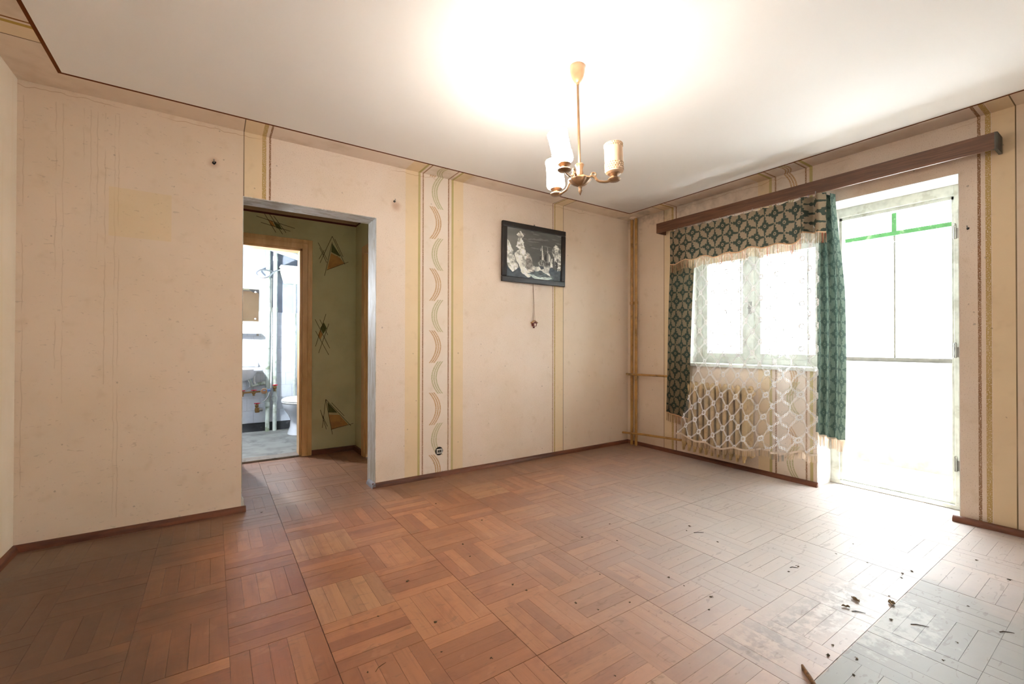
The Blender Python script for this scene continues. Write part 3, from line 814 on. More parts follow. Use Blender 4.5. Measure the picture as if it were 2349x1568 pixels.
# risers
def pipe_thing(name, label, path, r, mat, rings=(), cat='pipe', n=14):
    t = thing(name, path[0], label, cat)
    MB().tube(path, r, n).build('pipe', mat, t, smooth=40)
    for z in rings:
        x, y = path[0][0], path[0][1]
        MB().tube([(x, y, z - .03), (x, y, z - .028), (x, y, z + .028), (x, y, z + .03)], [r, r * 1.22, r * 1.22, r], n).build('collar', mat, t, smooth=40)
    return t
pipe_thing('soil_pipe', 'thick painted drain riser nearest the washbasin', [(-3.445, BY - .07, 0), (-3.445, BY - .07, H)], .026, M_DRAIN2, (.35, 1.60))
pipe_thing('soil_pipe', 'thick painted drain riser between washbasin riser and toilet', [(-3.360, BY - .07, 0), (-3.360, BY - .07, H)], .025, M_DRAIN, (.42, 1.60, 2.28))
pipe_thing('water_pipe', 'thin white plastic pipe running between the two drain risers', [(-3.40, BY - .03, 2.02), (-3.405, BY - .04, 1.7), (-3.395, BY - .05, 1.2), (-3.402, BY - .06, .8), (-3.41, BY - .115, .62), (-3.415, BY - .12, .57)], .010, M_WHITEP, n=8)
pipe_thing('overhead_drain', 'fat white drain pipe sloping under the bathroom ceiling', [(-3.60, BY - .15, 2.46), (-3.0, BY - .17, 2.285), (-2.80, BY - .17, 2.23)], .045, M_DRAIN)
# washbasin
wb_ = thing('washbasin', (-3.72, BY, .7), 'white ceramic washbasin on the tiled wall beside the drain risers', 'washbasin')
s = MB(); cx = -3.76; prof = [(.0, -.16), (.06, -.155), (.15, -.11), (.19, -.03), (.20, .0), (.185, .0), (.17, -.03), (.12, -.09), (0, -.115)]
sb = MB().lathe(prof, (cx, BY - .20, .83), 24)
sb.build('bowl', M_CERAM, wb_, smooth=40)
MB().box(-4.02, -3.515, BY - .34, BY - .006, .80, .848).build('rim_slab', M_CERAM, wb_, bevel=.02, seg=3)
MB().box(-4.02, -3.545, BY - .06, BY - .006, .848, .905).build('back_ledge', M_CERAM, wb_, bevel=.012, seg=3)
MB().box(-3.60, -3.555, BY - .12, BY - .006, .848, .90).build('soap_ledge', M_CERAM, wb_, bevel=.01, seg=3)
MB().tube([(-3.60, BY - .08, .80), (-3.60, BY - .08, .66), (-3.575, BY - .05, .60)], .013, 10).build('waste_pipe', M_WHITEP, wb_, smooth=40)
MB().tube([(-3.66, BY - .08, .70), (-3.62, BY - .07, .60), (-3.56, BY - .06, .62), (-3.47, BY - .06, .635)], .022, 10).build('trap', M_DRAIN2, wb_, smooth=40)
# mirror, shelf
mr = thing('mirror', (-3.74, BY - .01, 1.44), 'frameless bathroom mirror with clips and worn silvering', 'mirror')
mg = G('mirror_silver'); mg.fin((.85, .86, .85, 1), .03, .5, 1.)
MB().box(-3.95, -3.545, BY - .012, BY - .006, 1.44, 1.862).build('glass', mg.mat, mr)
for xx, zz in ((-3.585, 1.475), (-3.585, 1.825), (-3.9, 1.475), (-3.9, 1.825)):
    MB().lathe([(0, -.006), (.010, -.005), (.011, 0), (0, 0)], (xx, BY - .012, zz), 10, 'y').build('clip', M_WHITEP, mr, smooth=40)
MB().prism([(-3.66, 1.858), (-3.548, 1.858), (-3.548, 1.81), (-3.58, 1.825), (-3.61, 1.815), (-3.64, 1.84)], BY - .0132, BY - .0122, 'y').build('worn_spot', M_DARK, mr)
sh = thing('bathroom_shelf', (-3.72, BY, 1.28), 'white ceramic shelf under the bathroom mirror', 'shelf')
MB().box(-3.98, -3.52, BY - .12, BY - .006, 1.275, 1.30).build('board', M_CERAM, sh, bevel=.01, seg=3)
MB().box(-3.57, -3.55, BY - .09, BY - .006, 1.25, 1.275).build('bracket', M_METAL, sh); MB().box(-3.9, -3.88, BY - .09, BY - .006, 1.25, 1.275).build('bracket', M_METAL, sh)
# meter and valves
wm = thing('water_meter', (-3.49, BY - .12, .53), 'round water meter with blue ring between the basin and the risers', 'meter')
MB().lathe([(0, -.035), (.032, -.034), (.036, -.028), (.038, .0), (.03, .02), (0, .02)], (-3.49, BY - .12, .535), 20, 'y').build('dial_body', M_WHITEP, wm, smooth=40)
MB().lathe([(.026, -.038), (.036, -.038), (.036, -.03), (.026, -.03)], (-3.49, BY - .12, .535), 20, 'y').build('bezel', M_CHROME, wm, smooth=40)
MB().box(-3.505, -3.475, BY - .159, BY - .155, .54, .552).build('register', M_BLUE, wm)
MB().tube([(-3.455, BY - .12, .54), (-3.415, BY - .12, .54)], .018, 10).build('coupling', M_BLUE, wm, smooth=40)
MB().tube([(-3.80, BY - .12, .52), (-3.53, BY - .12, .53)], .011, 8).build('supply_pipe', M_BRASS, wm, smooth=40)
def valve(label, c, out):
    t = thing('stop_valve', c, label, 'valve'); x, y, z = c
    b = MB().lathe([(0, -.02), (.018, -.02), (.02, 0), (.018, .02), (0, .02)], c, 12, 'x'); b.tube([c, (x, y - .012, z + .02), (x, y - .016, z + .03)], .01, 8)
    b.tube([c, (x, y, z + out)], .013, 8); b.build('body', M_BRASS, t, smooth=40)
    MB().box(x - .032, x + .032, y - .03, y - .018, z + .026, z + .038).build('handle', M_RED, t, bevel=.004); return t
valve('red handled stop valve on the riser by the toilet', (-3.365, BY - .115, .575), -.05)
valve('red handled stop valve at the low brass filter', (-3.57, BY - .12, .35), -.05)
valve('red handled valve right of the basin hoses', (-3.605, BY - .12, .52), -.04)
valve('red handled valve at the left edge of the bathroom doorway', (-3.73, BY - .12, .52), -.045)
ft = thing('brass_filter', (-3.55, BY - .12, .28), 'stubby brass filter hanging below the water meter', 'filter')
MB().lathe([(0, -.035), (.026, -.033), (.03, .0), (.024, .03), (0, .03)], (-3.565, BY - .12, .295), 14).build('bowl', M_BRASS, ft, smooth=40)
MB().lathe([(0, -.03), (.022, -.03), (.022, .02), (0, .02)], (-3.525, BY - .12, .295), 12, 'x').build('side_cap', M_METAL, ft, smooth=40)
def hose(label, pts, r=.006):
    return tag(MB().tube(pts, r, 8).build('flexible_hose', M_CHROME, smooth=50), label, 'hose')
def arc3(pts, n=8):
    out = []; P = [Vector(pts[0])] + [Vector(p) for p in pts] + [Vector(pts[-1])]
    for i in range(1, len(P) - 2):
        for k in range(n):
            t = k / n; a, b, c, d = P[i - 1], P[i], P[i + 1], P[i + 2]
            out.append(.5 * ((2 * b) + (c - a) * t + (2 * a - 5 * b + 4 * c - d) * t * t + (3 * b - a - 3 * c + d) * t ** 3))
    out.append(P[-2]); return out
hose('looped steel hose feeding the cistern in front of the risers', arc3([(-3.40, BY - .10, 2.10), (-3.52, BY - .12, 2.11), (-3.58, BY - .12, 2.06), (-3.52, BY - .13, 2.0), (-3.44, BY - .13, 2.03), (-3.38, BY - .13, 2.10), (-3.30, BY - .12, 2.13)]), .008)
hose('steel hose curving from the meter to the low filter', arc3([(-3.43, BY - .13, .52), (-3.46, BY - .15, .44), (-3.52, BY - .14, .39), (-3.565, BY - .13, .37)]), .007)
hose('steel hose drooping under the washbasin bowl', arc3([(-3.74, BY - .12, .70), (-3.67, BY - .13, .68), (-3.65, BY - .13, .60), (-3.71, BY - .12, .54)]), .006)
# toilet, faces the door
tl = thing('toilet', (-3.13, BY - .45, 0), 'white ceramic toilet with closed lid partly hidden by the door', 'toilet')
tc = (-3.135, BY - .42)
def oval(mb, secs, n=28):
    b = len(mb.v)
    for (hx_, hf, hb, z) in secs:
        for k in range(n):
            a = 2 * PI * k / n; c_, s_ = math.cos(a), math.sin(a)
            mb.v.append((tc[0] + hx_ * c_, tc[1] + (hb if s_ > 0 else hf) * s_, z))
    for i in range(len(secs) - 1):
        for k in range(n): mb.f.append((b + i * n + k, b + i * n + (k + 1) % n, b + (i + 1) * n + (k + 1) % n, b + (i + 1) * n + k))
    mb.f.append(tuple(b + k for k in range(n))[::-1]); e_ = b + (len(secs) - 1) * n; mb.f.append(tuple(e_ + k for k in range(n))); return mb
oval(MB(), [(.115, .16, .22, 0), (.11, .15, .22, .02), (.085, .11, .22, .08), (.08, .10, .22, .18), (.105, .15, .24, .24), (.155, .23, .26, .31), (.178, .27, .26, .37), (.182, .275, .26, .395)]).build('bowl', M_CERAM, tl, smooth=60)
oval(MB(), [(.178, .27, .22, .396), (.186, .28, .22, .402), (.188, .282, .22, .415), (.184, .278, .22, .42)]).build('seat', M_WHITEP, tl, smooth=50)
oval(MB(), [(.184, .278, .22, .4215), (.188, .282, .22, .428), (.180, .27, .21, .445), (.14, .22, .18, .462), (.05, .08, .1, .466)]).build('lid', M_WHITEP, tl, smooth=50)
cs = thing('cistern', (-3.12, BY - .1, 1.95), 'old high-level cistern with flaking cream paint on the bathroom wall', 'cistern')
b = len((mb := MB()).v)
for (x0, x1, y0, z) in ((-3.255, -2.95, BY - .15, 1.955), (-3.295, -2.91, BY - .19, 2.10), (-3.305, -2.90, BY - .20, 2.165)):
    mb.v += [(x0, y0, z), (x1, y0, z), (x1, BY - .008, z), (x0, BY - .008, z)]
for i in range(2):
    for k in range(4): mb.f.append((i * 4 + k, i * 4 + (k + 1) % 4, i * 4 + 4 + (k + 1) % 4, i * 4 + 4 + k))
mb.f += [(3, 2, 1, 0), (8, 9, 10, 11)]
mb.build('tank', simple('flaking_cream_paint', (216, 220, 208), .5, grime=((170, 172, 150), 26., .7)), cs, bevel=.015, seg=3)
MB().box(-3.31, -2.895, BY - .205, BY - .008, 2.165, 2.185).build('lid', MATS['flaking_cream_paint'], cs, bevel=.005)
MB().tube([(-3.12, BY - .06, 1.955), (-3.12, BY - .06, .62), (-3.12, BY - .06, .40)], .017, 12).build('flush_pipe', M_DRAIN, cs, smooth=40)
MB().tube([(-3.12, BY - .06, .62), (-3.12, BY - .06, .68)], .023, 12).build('pipe_collar', M_DRAIN, cs, smooth=40)
# bare bulb lighting the bathroom
bl = thing('bare_bulb', (-4.0, 2.3, H), 'bare light bulb on a cord inside the bathroom', 'lamp')
MB().tube([(-4.0, 2.3, H), (-4.0, 2.3, 1.87)], .004, 6).build('cord', M_WHITEP, bl)
MB().lathe([(0, .07), (.016, .07), (.018, .03), (0, .03)], (-4.0, 2.3, 1.8), 12).build('socket', M_WHITEP, bl, smooth=40)
eb = G('lit_bulb_glass'); eb.N.remove(eb.bsdf); en = eb.N.new('ShaderNodeEmission'); en.inputs[0].default_value = (.88, .94, 1, 1); en.inputs[1].default_value = BATH_BULB_EMIT; eb.L.new(en.outputs[0], eb.out.inputs[0])
MB().lathe([(.014, .032), (.02, .01), (.03, -.015), (.03, -.035), (.02, -.055), (0, -.062)], (-4.0, 2.3, 1.8), 16).build('bulb', eb.mat, bl, smooth=60)

# ================================================================= chandelier
CHX, CHY = -2.464, -1.818
ch = thing('chandelier', (CHX, CHY, H), 'three-armed chandelier with two lit white shades hanging from the ceiling', 'chandelier')
MB().lathe([(.040, 0), (.0405, -.012), (.038, -.035), (.030, -.062), (.017, -.083), (.0095, -.088), (.0095, -.098), (0, -.098)], (CHX, CHY, H), 28).build('canopy', M_CANOPY, ch, smooth=50)
MB().tube([(CHX, CHY, H - .09), (CHX, CHY, 2.06)], .0065, 14).build('rod', M_BRASSM, ch, smooth=40)
MB().lathe([(.0, .052), (.020, .052), (.0235, .045), (.018, .036), (.014, .020), (.017, .0), (.014, -.012), (0, -.012)], (CHX, CHY, 2.035), 24, scallop=.06, sn=8).build('socket_cup', M_BRASSM, ch, smooth=50)
MB().lathe([(.012, .022), (.036, .018), (.052, .010), (.057, .002), (.050, -.008), (.032, -.022), (.014, -.030), (.0, -.031)], (CHX, CHY, 2.000), 60, scallop=.07, sn=10).build('hub_dish', M_BRASSM, ch, smooth=50)
MB().lathe([(.006, -.028), (.012, -.036), (.008, -.046), (.011, -.054), (.006, -.066), (.0, -.080)], (CHX, CHY, 2.000), 16).build('finial', M_BRASSM, ch, smooth=50)

def shade_material(name, lit):
    g = G(name); x, y, z = g.obj()
    if lit:
        g.N.remove(g.bsdf); em = g.N.new('ShaderNodeEmission'); em.inputs[0].default_value = (1., .92, .82, 1); em.inputs[1].default_value = LAMP_SHADE_EMIT
        g.L.new(em.outputs[0], g.out.inputs[0]); return g.mat
    g.fin(lin((246, 226, 200)), .25, .5); return cloth_shader(g, lin((232, 208, 180)), .3)
M_SH_LIT, M_SH_OFF = shade_material('lit_opal_glass', True), shade_material('unlit_opal_glass', False)
M_SH_LITB = shade_material('lit_pressed_band', True); M_SH_LITB.cycles.emission_sampling = 'NONE'
M_SH_BAND = simple('pressed_glass_band', (200, 164, 124), .25, .6, var=.2, scale=90.)
rv_, fv = Vector((CR.x, CR.y, 0)).normalized(), Vector((CF.x, CF.y, 0)).normalized()
for ai, (th_, lit, dz_, tilt_) in enumerate(((6, False, .012, 1.), (126, True, -.014, 2.), (237, True, .0, 11.))):
    a = math.radians(th_); d = rv_ * math.cos(a) + fv * math.sin(a)
    def P(rr, z): return (CHX + d.x * rr, CHY + d.y * rr, z + dz_ * min(1., rr / .18))
    arm = MB().tube(arc3([P(.040, 2.006), P(.062, 2.020), P(.080, 2.012), P(.100, 1.992), P(.135, 1.986), P(.165, 1.990), P(.185, 1.996)], 6), .0065, 10)
    ao = arm.build('arm', M_BRASSM, ch, smooth=50)
    MB().tube(arc3([P(.060, 2.018), P(.066, 2.036), P(.082, 2.034), P(.084, 2.020), P(.074, 2.018)], 6), .0045, 8).build('scroll', M_BRASSM, ao, smooth=50)
    c = P(.185, 1.99)
    MB().lathe([(0, -.004), (.026, -.002), (.034, .006), (.030, .012), (.018, .014), (.016, .022), (.034, .034), (.030, .040), (0, .040)], c, 28, scallop=.03, sn=14).build('saucer', M_BRASSM, ao, smooth=50)
    sc_ = P(.187, 2.028); R0 = .0475; HS = .156
    TR = Matrix.Rotation(math.radians(-tilt_), 3, fv)
    def lean(mb):
        b0 = Vector(sc_); mb.v = [tuple(b0 + TR @ (Vector(q) - b0)) for q in mb.v]; return mb
    so = lean(MB().lathe([(R0 - .012, .0), (R0 - .001, .006), (R0, .02), (R0, HS), (R0 - .004, HS), (R0 - .004, .01), (R0 - .013, .004)], sc_, 36)).build('shade', M_SH_LIT if lit else M_SH_OFF, ch, smooth=40)
    # pressed studs: one band at the foot, a narrow one at the rim
    bm_ = M_SH_LITB if lit else M_SH_BAND
    for z0, rows in ((.010, 4), (HS - .022, 2)):
        st = MB()
        for r_ in range(rows):
            zz = sc_[2] + z0 + .006 + r_ * .011
            for k in range(26):
                aa = 2 * PI * (k + .5 * (r_ % 2)) / 26; e1 = Vector((math.cos(aa), math.sin(aa), 0)); tq = Vector((-e1.y, e1.x, 0)) * .0052
                p = Vector((sc_[0], sc_[1], zz)) + e1 * R0
                st.add([tuple(p - tq), tuple(p + Vector((0, 0, -.005))), tuple(p + tq), tuple(p + Vector((0, 0, .005))), tuple(p + e1 * .0035)], [(0, 1, 4), (1, 2, 4), (2, 3, 4), (3, 0, 4)])
        lean(st).build('stud_band', bm_, so, fixn=False)
    if lit:
        L = bpy.data.lights.new('bulb_light', 'POINT'); L.energy = LAMP_POINT_W; L.color = (1., .92, .82); L.shadow_soft_size = .018
        lo = bpy.data.objects.new('bulb_light', L); COL.objects.link(lo); lo.parent = ch
        lo.location = Vector(sc_) + TR @ Vector((0, 0, HS - .050)) - Vector((CHX, CHY, H))
ch.rotation_euler = Matrix.Rotation(math.radians(-1.4), 3, fv).to_euler()

# ================================================================= picture
px0, px1, pz0, pz1 = -1.783, -1.003, 1.745, 2.318
pic = thing('framed_painting', ((px0 + px1) / 2, -.01, pz0), 'black framed monochrome painting of a snowy valley with a church', 'painting')
yb, yf = -.010, -.040; fw = .052
for (a, b, c_, d_, nm) in ((px0, px1, pz1 - fw, pz1, 'frame_rail'), (px0, px1, pz0, pz0 + fw, 'frame_rail'), (px0, px0 + fw, pz0 + fw, pz1 - fw, 'frame_stile'), (px1 - fw, px1, pz0 + fw, pz1 - fw, 'frame_stile')):
    MB().box(a, b, yf, yb, c_, d_).build(nm, M_BLACKF, pic, bevel=.006)
def paint_canvas():
    nx, nz = 200, 150; rg = np.random.RandomState(5)
    X, Z = np.meshgrid(np.linspace(0, 1, nx), np.linspace(0, 1, nz))        # Z up
    def nz_(fx, fz, seed, o=4):
        r = np.random.RandomState(seed); out = np.zeros_like(X); amp = 1; tot = 0
        for k in range(o):
            gx, gz = int(fx * 2 ** k) + 2, int(fz * 2 ** k) + 2; gg = r.rand(gz, gx)
            xs, zs = X * (gx - 1.001), Z * (gz - 1.001); i, j = xs.astype(int), zs.astype(int); u, v = xs - i, zs - j; u = u * u * (3 - 2 * u); v = v * v * (3 - 2 * v)
            out += amp * (gg[j, i] * (1 - u) * (1 - v) + gg[j, i + 1] * u * (1 - v) + gg[j + 1, i] * (1 - u) * v + gg[j + 1, i + 1] * u * v); tot += amp; amp *= .55
        return out / tot
    img = np.zeros((nz, nx, 3)); skyv = .34 + .10 * (nz_(2, 7, 1) - .5) + .10 * np.clip(1 - X * 3, 0, 1) * Z
    img[:] = skyv[..., None] * np.array([1, 1, .97])
    wob = (nz_(14, 14, 2) - .5); wx, wz = X + .05 * wob, Z + .05 * (nz_(14, 14, 3) - .5)
    fine = nz_(26, 22, 4); ridges = nz_(12, 40, 6)
    def inside(poly, a, b):
        r = np.zeros(a.shape, bool); n = len(poly)
        for i in range(n):
            (x1, y1), (x2, y2) = poly[i], poly[(i + 1) % n]
            c = ((y1 > b) != (y2 > b)) & (a < (x2 - x1) * (b - y1) / (y2 - y1 + 1e-12) + x1); r ^= c
        return r
    def fill(poly, base, var, tint=(1, 1, .96), jit=True, seedn=None):
        m = inside(poly, wx if jit else X, wz if jit else Z)
        n = fine if seedn is None else seedn
        v = np.clip(base + var * (n - .5) * 2, 0, 1); img[m] = (v[..., None] * np.array(tint))[m]; return m
    # blue-grey lowland
    fill([(0, 0), (1, 0), (1, .22), (.6, .30), (.3, .25), (0, .2)], .30, .08, (.86, .96, 1.04))
    # left mountain of snow boughs
    fill([(0, .28), (.12, .10), (.2, .2), (.17, .33), (.12, .45), (.10, .60), (.05, .72), (0, .78)], .70, .42)
    # tall fir
    fill([(.22, .93), (.26, .94), (.29, .86), (.28, .78), (.33, .60), (.36, .45), (.40, .28), (.30, .2), (.20, .30), (.14, .48), (.21, .58), (.16, .62), (.20, .72), (.20, .82), (.19, .87)], .72, .50)
    fill([(.36, .54), (.40, .50), (.45, .42), (.47, .25), (.50, .14), (.42, .12), (.35, .2), (.33, .40)], .60, .42, (1, .97, .92))
    # bare bank below and dark hollow
    fill([(.14, .45), (.22, .46), (.27, .30), (.37, .17), (.46, .10), (.38, .02), (.28, .10), (.22, .25)], .80, .14)
    # stream with snow edges
    fill([(.36, .10), (.62, .21), (.78, .16), (.86, .06), (.80, .0), (.55, .0)], .36, .25, (.9, 1, 1.02), seedn=ridges)
    fill([(.38, .10), (.58, .055), (.80, .075), (.82, .05), (.70, .0), (.5, .0)], .70, .25, (.94, 1, .97), seedn=ridges)
    fill([(.45, .27), (.58, .28), (.62, .21), (.52, .17), (.46, .2)], .72, .25)
    fill([(.60, .23), (.72, .24), (.80, .09), (.74, .11), (.66, .17)], .74, .2)
    fill([(.68, .30), (.78, .27), (.76, .14), (.68, .16)], .66, .2)
    # church: body, tower with spire, dome with cross
    fill([(.56, .30), (.80, .27), (.81, .42), (.74, .43), (.60, .42), (.56, .36)], .48, .32, jit=False)
    fill([(.58, .40), (.65, .40), (.645, .52), (.59, .52)], .40, .34, jit=False)
    fill([(.625, .42), (.665, .42), (.645, .60), (.632, .72), (.628, .72)], .76, .12, jit=False)
    fill([(.60, .60), (.615, .62), (.612, .69), (.605, .66)], .66, .1, jit=False)
    for a in (.60, .635, .675, .705, .735, .765): fill([(a, .31), (a + .012, .31), (a + .012, .39), (a, .39)], .18, .04, jit=False)
    dm = (((X - .735) / .052) ** 2 + ((Z - .47) / .115) ** 2 < 1) & (Z > .40); shade_ = np.clip((X - .69) / .09, 0, 1); img[dm] = (.10 + .72 * shade_[..., None] * np.array([1, 1, .96]))[dm]
    fill([(.728, .58), (.74, .58), (.737, .70), (.731, .70)], .72, .05, jit=False)
    fill([(.79, .27), (.83, .30), (.825, .45), (.80, .48), (.785, .40)], .74, .24)
    # frosted tree on the right
    fill([(.80, .62), (.83, .72), (.88, .78), (.94, .76), (.97, .70), (1, .55), (1, .25), (.93, .22), (.88, .35), (.85, .5), (.82, .57)], .58, .55)
    fill([(.87, .45), (.90, .25), (.93, .22), (.92, .40)], .24, .1)
    sk = (nz_(3, 30, 9) > .66) & (Z > .55) & (np.abs(img.mean(-1) - .28) < .09); img[sk] += .09
    img = np.clip(.5 + (img - .42) * 1.25, .02, 1)
    return img, nx, nz
img, nx, nz = paint_canvas()
a0, a1, b0, b1 = px0 + fw - .006, px1 - fw + .006, pz0 + fw - .006, pz1 - fw + .006
xs = np.linspace(a0, a1, nx); zs = np.linspace(b0, b1, nz)
vs = [(x, -.026, z) for z in zs for x in xs]; fs = [(j * nx + i, j * nx + i + 1, (j + 1) * nx + i + 1, (j + 1) * nx + i) for j in range(nz - 1) for i in range(nx - 1)]
g = G('painted_canvas'); at = g.N.new('ShaderNodeAttribute'); at.attribute_name = 'pigment'; g.fin(at.outputs['Color'], .35, .4)
mbc = MB(); mbc.v = vs; mbc.f = fs
cv = mbc.build('canvas', g.mat, pic, fixn=False)
ca_ = cv.data.color_attributes.new('pigment', 'FLOAT_COLOR', 'POINT')
lin_img = np.where(img <= .04045, img / 12.92, ((img + .055) / 1.055) ** 2.4).reshape(-1, 3)
ca_.data.foreach_set('color', np.concatenate([lin_img, np.ones((lin_img.shape[0], 1))], 1).astype(np.float32).ravel())
MB().box(a0, a1, -.024, yb, b0, b1).build('backing', M_BLACKF, pic)
MB().tube([(-1.40, -.02, pz1 - .004), (-1.40, -.02, pz1 + .014)], .007, 8).build('hanging_ring', M_METAL, pic, smooth=40)
# hangs a little forward at the top
pic.rotation_euler = (math.radians(1.2), 0, 0)

# hanging little house charm under the painting
hc = thing('house_charm', (-1.39, -.012, 1.34), 'tiny wooden house charm hanging on two cords below the painting', 'ornament')
MB().tube([(-1.402, -.012, 1.745), (-1.400, -.014, 1.6), (-1.397, -.018, 1.377)], .0016, 6).build('cord', M_CORD, hc)
MB().tube([(-1.400, -.012, 1.745), (-1.390, -.016, 1.55), (-1.380, -.018, 1.377)], .0016, 6).build('cord', M_CORD, hc)
M_CHARM = simple('red_brown_charm_wood', (110, 44, 34), .5)
MB().prism([(-1.410, 1.325), (-1.372, 1.325), (-1.366, 1.362), (-1.391, 1.374), (-1.416, 1.362)], -.034, -.006, 'y').build('body', M_CHARM, hc)
MB().prism([(-1.424, 1.356), (-1.391, 1.376), (-1.358, 1.356), (-1.356, 1.362), (-1.391, 1.384), (-1.426, 1.362)], -.040, -.003, 'y').build('roof', simple('charm_roof', (190, 150, 110), .6), hc)
MB().box(-1.401, -1.381, -.0355, -.034, 1.330, 1.352).build('front_panel', simple('charm_face', (226, 196, 176), .6), hc)
for xx in (-1.402, -1.392): MB().lathe([(0, -.016), (.005, -.014), (.0045, 0), (0, 0)], (xx, -.02, 1.322), 8).build('weight', M_CHARM, hc)

# wall socket without its cover
sk = thing('wall_socket', (-2.408, 0, .217), 'round wall socket missing its cover low on the striped wall', 'socket')
MB().lathe([(0, .001), (.036, .001), (.036, -.002), (.033, -.004), (0, -.004)], (-2.408, -.001, .217), 28, 'y').build('box_rim', M_DARK, sk, smooth=30)
mbk = MB().box(-2.433, -2.383, -.014, -.004, .230, .237).box(-2.433, -2.383, -.014, -.004, .197, .204).box(-2.433, -2.427, -.014, -.004, .204, .230).box(-2.389, -2.383, -.014, -.004, .204, .230)
mbk.build('insert_rim', M_WHITEP, sk, bevel=.001)
MB().box(-2.426, -2.390, -.008, -.004, .205, .229).build('contacts', M_METAL, sk)
for xx in (-2.418, -2.399): MB().lathe([(0, -.001), (.005, -.001), (.005, .0), (0, 0)], (xx, -.009, .217), 10, 'y').build('contact_hole', M_DARK, sk)

def nail(label, loc, ax, big=1.):
    t = thing('wall_hook', loc, label, 'hook'); x, y, z = loc
    d_ = Vector((0, -1, 0)) if ax == 'y' else Vector((-1, 0, 0)); p = Vector(loc)
    MB().tube([p, p + d_ * .012, p + d_ * .02 + Vector((0, 0, .006)), p + d_ * .021 + Vector((0, 0, .016))], .003 * big, 8).build('shank', M_METAL, t, smooth=40)
    MB().ico(tuple(p + d_ * .002), .010 * big, .3, (1, .4, 1) if ax == 'y' else (.4, 1, 1)).build('plug', M_DARK, t)
nail('bent steel hook in a stained plug on the plain left wall section', (-4.04, 0, 2.347), 'y', 1.4)
nail('small nail above the opening beside the stencilled stripes', (-2.812, 0, 2.314), 'y')
nail('dark screw plug on the wall right of the balcony door', (0, -2.827, 1.897), 'x', .8)

# ================================================================= heating
def hpipe(name, label, path, r, group=None, rings=()):
    t = thing(name, path[0], label, 'pipe'); MB().tube(path, r, 12).build('pipe', M_PIPE, t, smooth=45)
    for p in rings: MB().tube([Vector(p) - Vector((0, 0, .016)), Vector(p) + Vector((0, 0, .016))], r * 1.35, 12).build('coupling', M_PIPE, t, smooth=40)
    return t
hpipe('heating_riser', 'ochre heating riser closest to the room corner', [(-.05, -.103, 0), (-.05, -.103, H)], .0165, rings=[(-.05, -.103, 1.62)])
hpipe('heating_riser', 'ochre heating riser nearer the window', [(-.05, -.163, 0), (-.05, -.163, H)], .0165, rings=[(-.05, -.163, 1.62), (-.05, -.163, .80)])
t = thing('escutcheon', (-.05, -.133, H), 'plaster collar round the two risers at the ceiling', 'collar')
MB().lathe([(.05, 0), (.05, -.012), (.03, -.02), (0, -.02)], (-.05, -.133, H), 20).build('collar', M_CREAMP, t, smooth=40)
hpipe('heating_branch', 'upper horizontal ochre pipe from the corner to the radiator', [(-.022, -.004, .803), (-.04, -.05, .803), (-.08, -.09, .805), (-.08, -.5, .812), (-.08, -.80, .815)], .0125)
hpipe('heating_branch', 'lower horizontal ochre pipe from the corner to the radiator', [(-.09, -.004, .127), (-.092, -.1, .135), (-.085, -.3, .150), (-.085, -.6, .165), (-.085, -.80, .175)], .0125)

rd = thing('radiator', (-.09, -.80, .1), 'cream cast iron column radiator under the window behind the lace', 'radiator')
RX, RP, NR, RY0 = -.086, .0605, 11, -.845
sec = MB()
for xo in (-.055, .055):
    sec.tube([(xo, 0, .125), (xo, 0, .14), (xo, 0, .17), (xo, 0, .45), (xo, 0, .74), (xo, 0, .765), (xo, 0, .775)], [.010, .018, .022, .020, .022, .018, .008], 12, sy=1.)
sec.box(-.055, .055, -.007, .007, .15, .75)
for z in (.175, .715): sec.tube([(-.06, 0, z), (.06, 0, z)], .024, 12); sec.tube([(0, -RP / 2, z), (0, RP / 2, z)], .026, 14)
sec.prism([(-.074, .10), (-.052, .10), (-.038, .16), (-.078, .16)], -.006, .006, 'y')
me_sec = None
for k in range(NR):
    if me_sec is None:
        o = sec.build('section', M_RAD, None, smooth=50); me_sec = o.data; o.parent = rd
    else:
        o = bpy.data.objects.new('section', me_sec); COL.objects.link(o); o.parent = rd
    o.location = Vector((RX, RY0 - k * RP, 0)) - Vector(rd.location)
yend = RY0 - (NR - 1) * RP
MB().lathe([(.026, 0), (.030, -.004), (.030, -.018), (.022, -.024), (.016, -.034), (0, -.036)], (RX, yend - RP / 2, .175), 20, 'y').build('end_plug', M_RAD, rd, smooth=40)
MB().lathe([(.026, 0), (.030, -.004), (.030, -.018), (.022, -.024), (.016, -.034), (0, -.036)], (RX, yend - RP / 2, .715), 20, 'y').build('end_plug', M_RAD, rd, smooth=40)
MB().lathe([(.008, 0), (.014, .004), (.015, .05), (.012, .065), (0, .066)], (-.172, -.99, .52), 16).build('heat_meter', M_WHITEP, rd, smooth=40)

# ================================================================= pelmet and curtains
pm = thing('pelmet', (-.07, -1.75, 2.33), 'long walnut veneer curtain pelmet above window and balcony door', 'pelmet')
PX, PY0, PY1, PZ0, PZ1 = -.145, -2.98, -.515, 2.325, 2.428
MB().box(PX, PX + .016, PY0 + .012, PY1, PZ0, PZ1).build('front_board', M_PELMET, pm, bevel=.002)
MB().box(PX + .016, -.002, PY1 - .016, PY1, PZ0, PZ1).build('end_board', M_PELMET, pm)
eb_ = MB().tube([(PX + .012, PY0 + .012, PZ0), (PX + .012, PY0 + .012, PZ1)], .012, 14); eb_.box(PX + .012, -.002, PY0, PY0 + .016, PZ0, PZ1)
eb_.build('end_board', simple('grey_pelmet_end', (96, 92, 84), .4), pm, smooth=40)
MB().box(PX + .016, -.002, PY0 + .016, PY1 - .016, PZ1 - .016, PZ1).build('top_board', M_PELMET, pm)
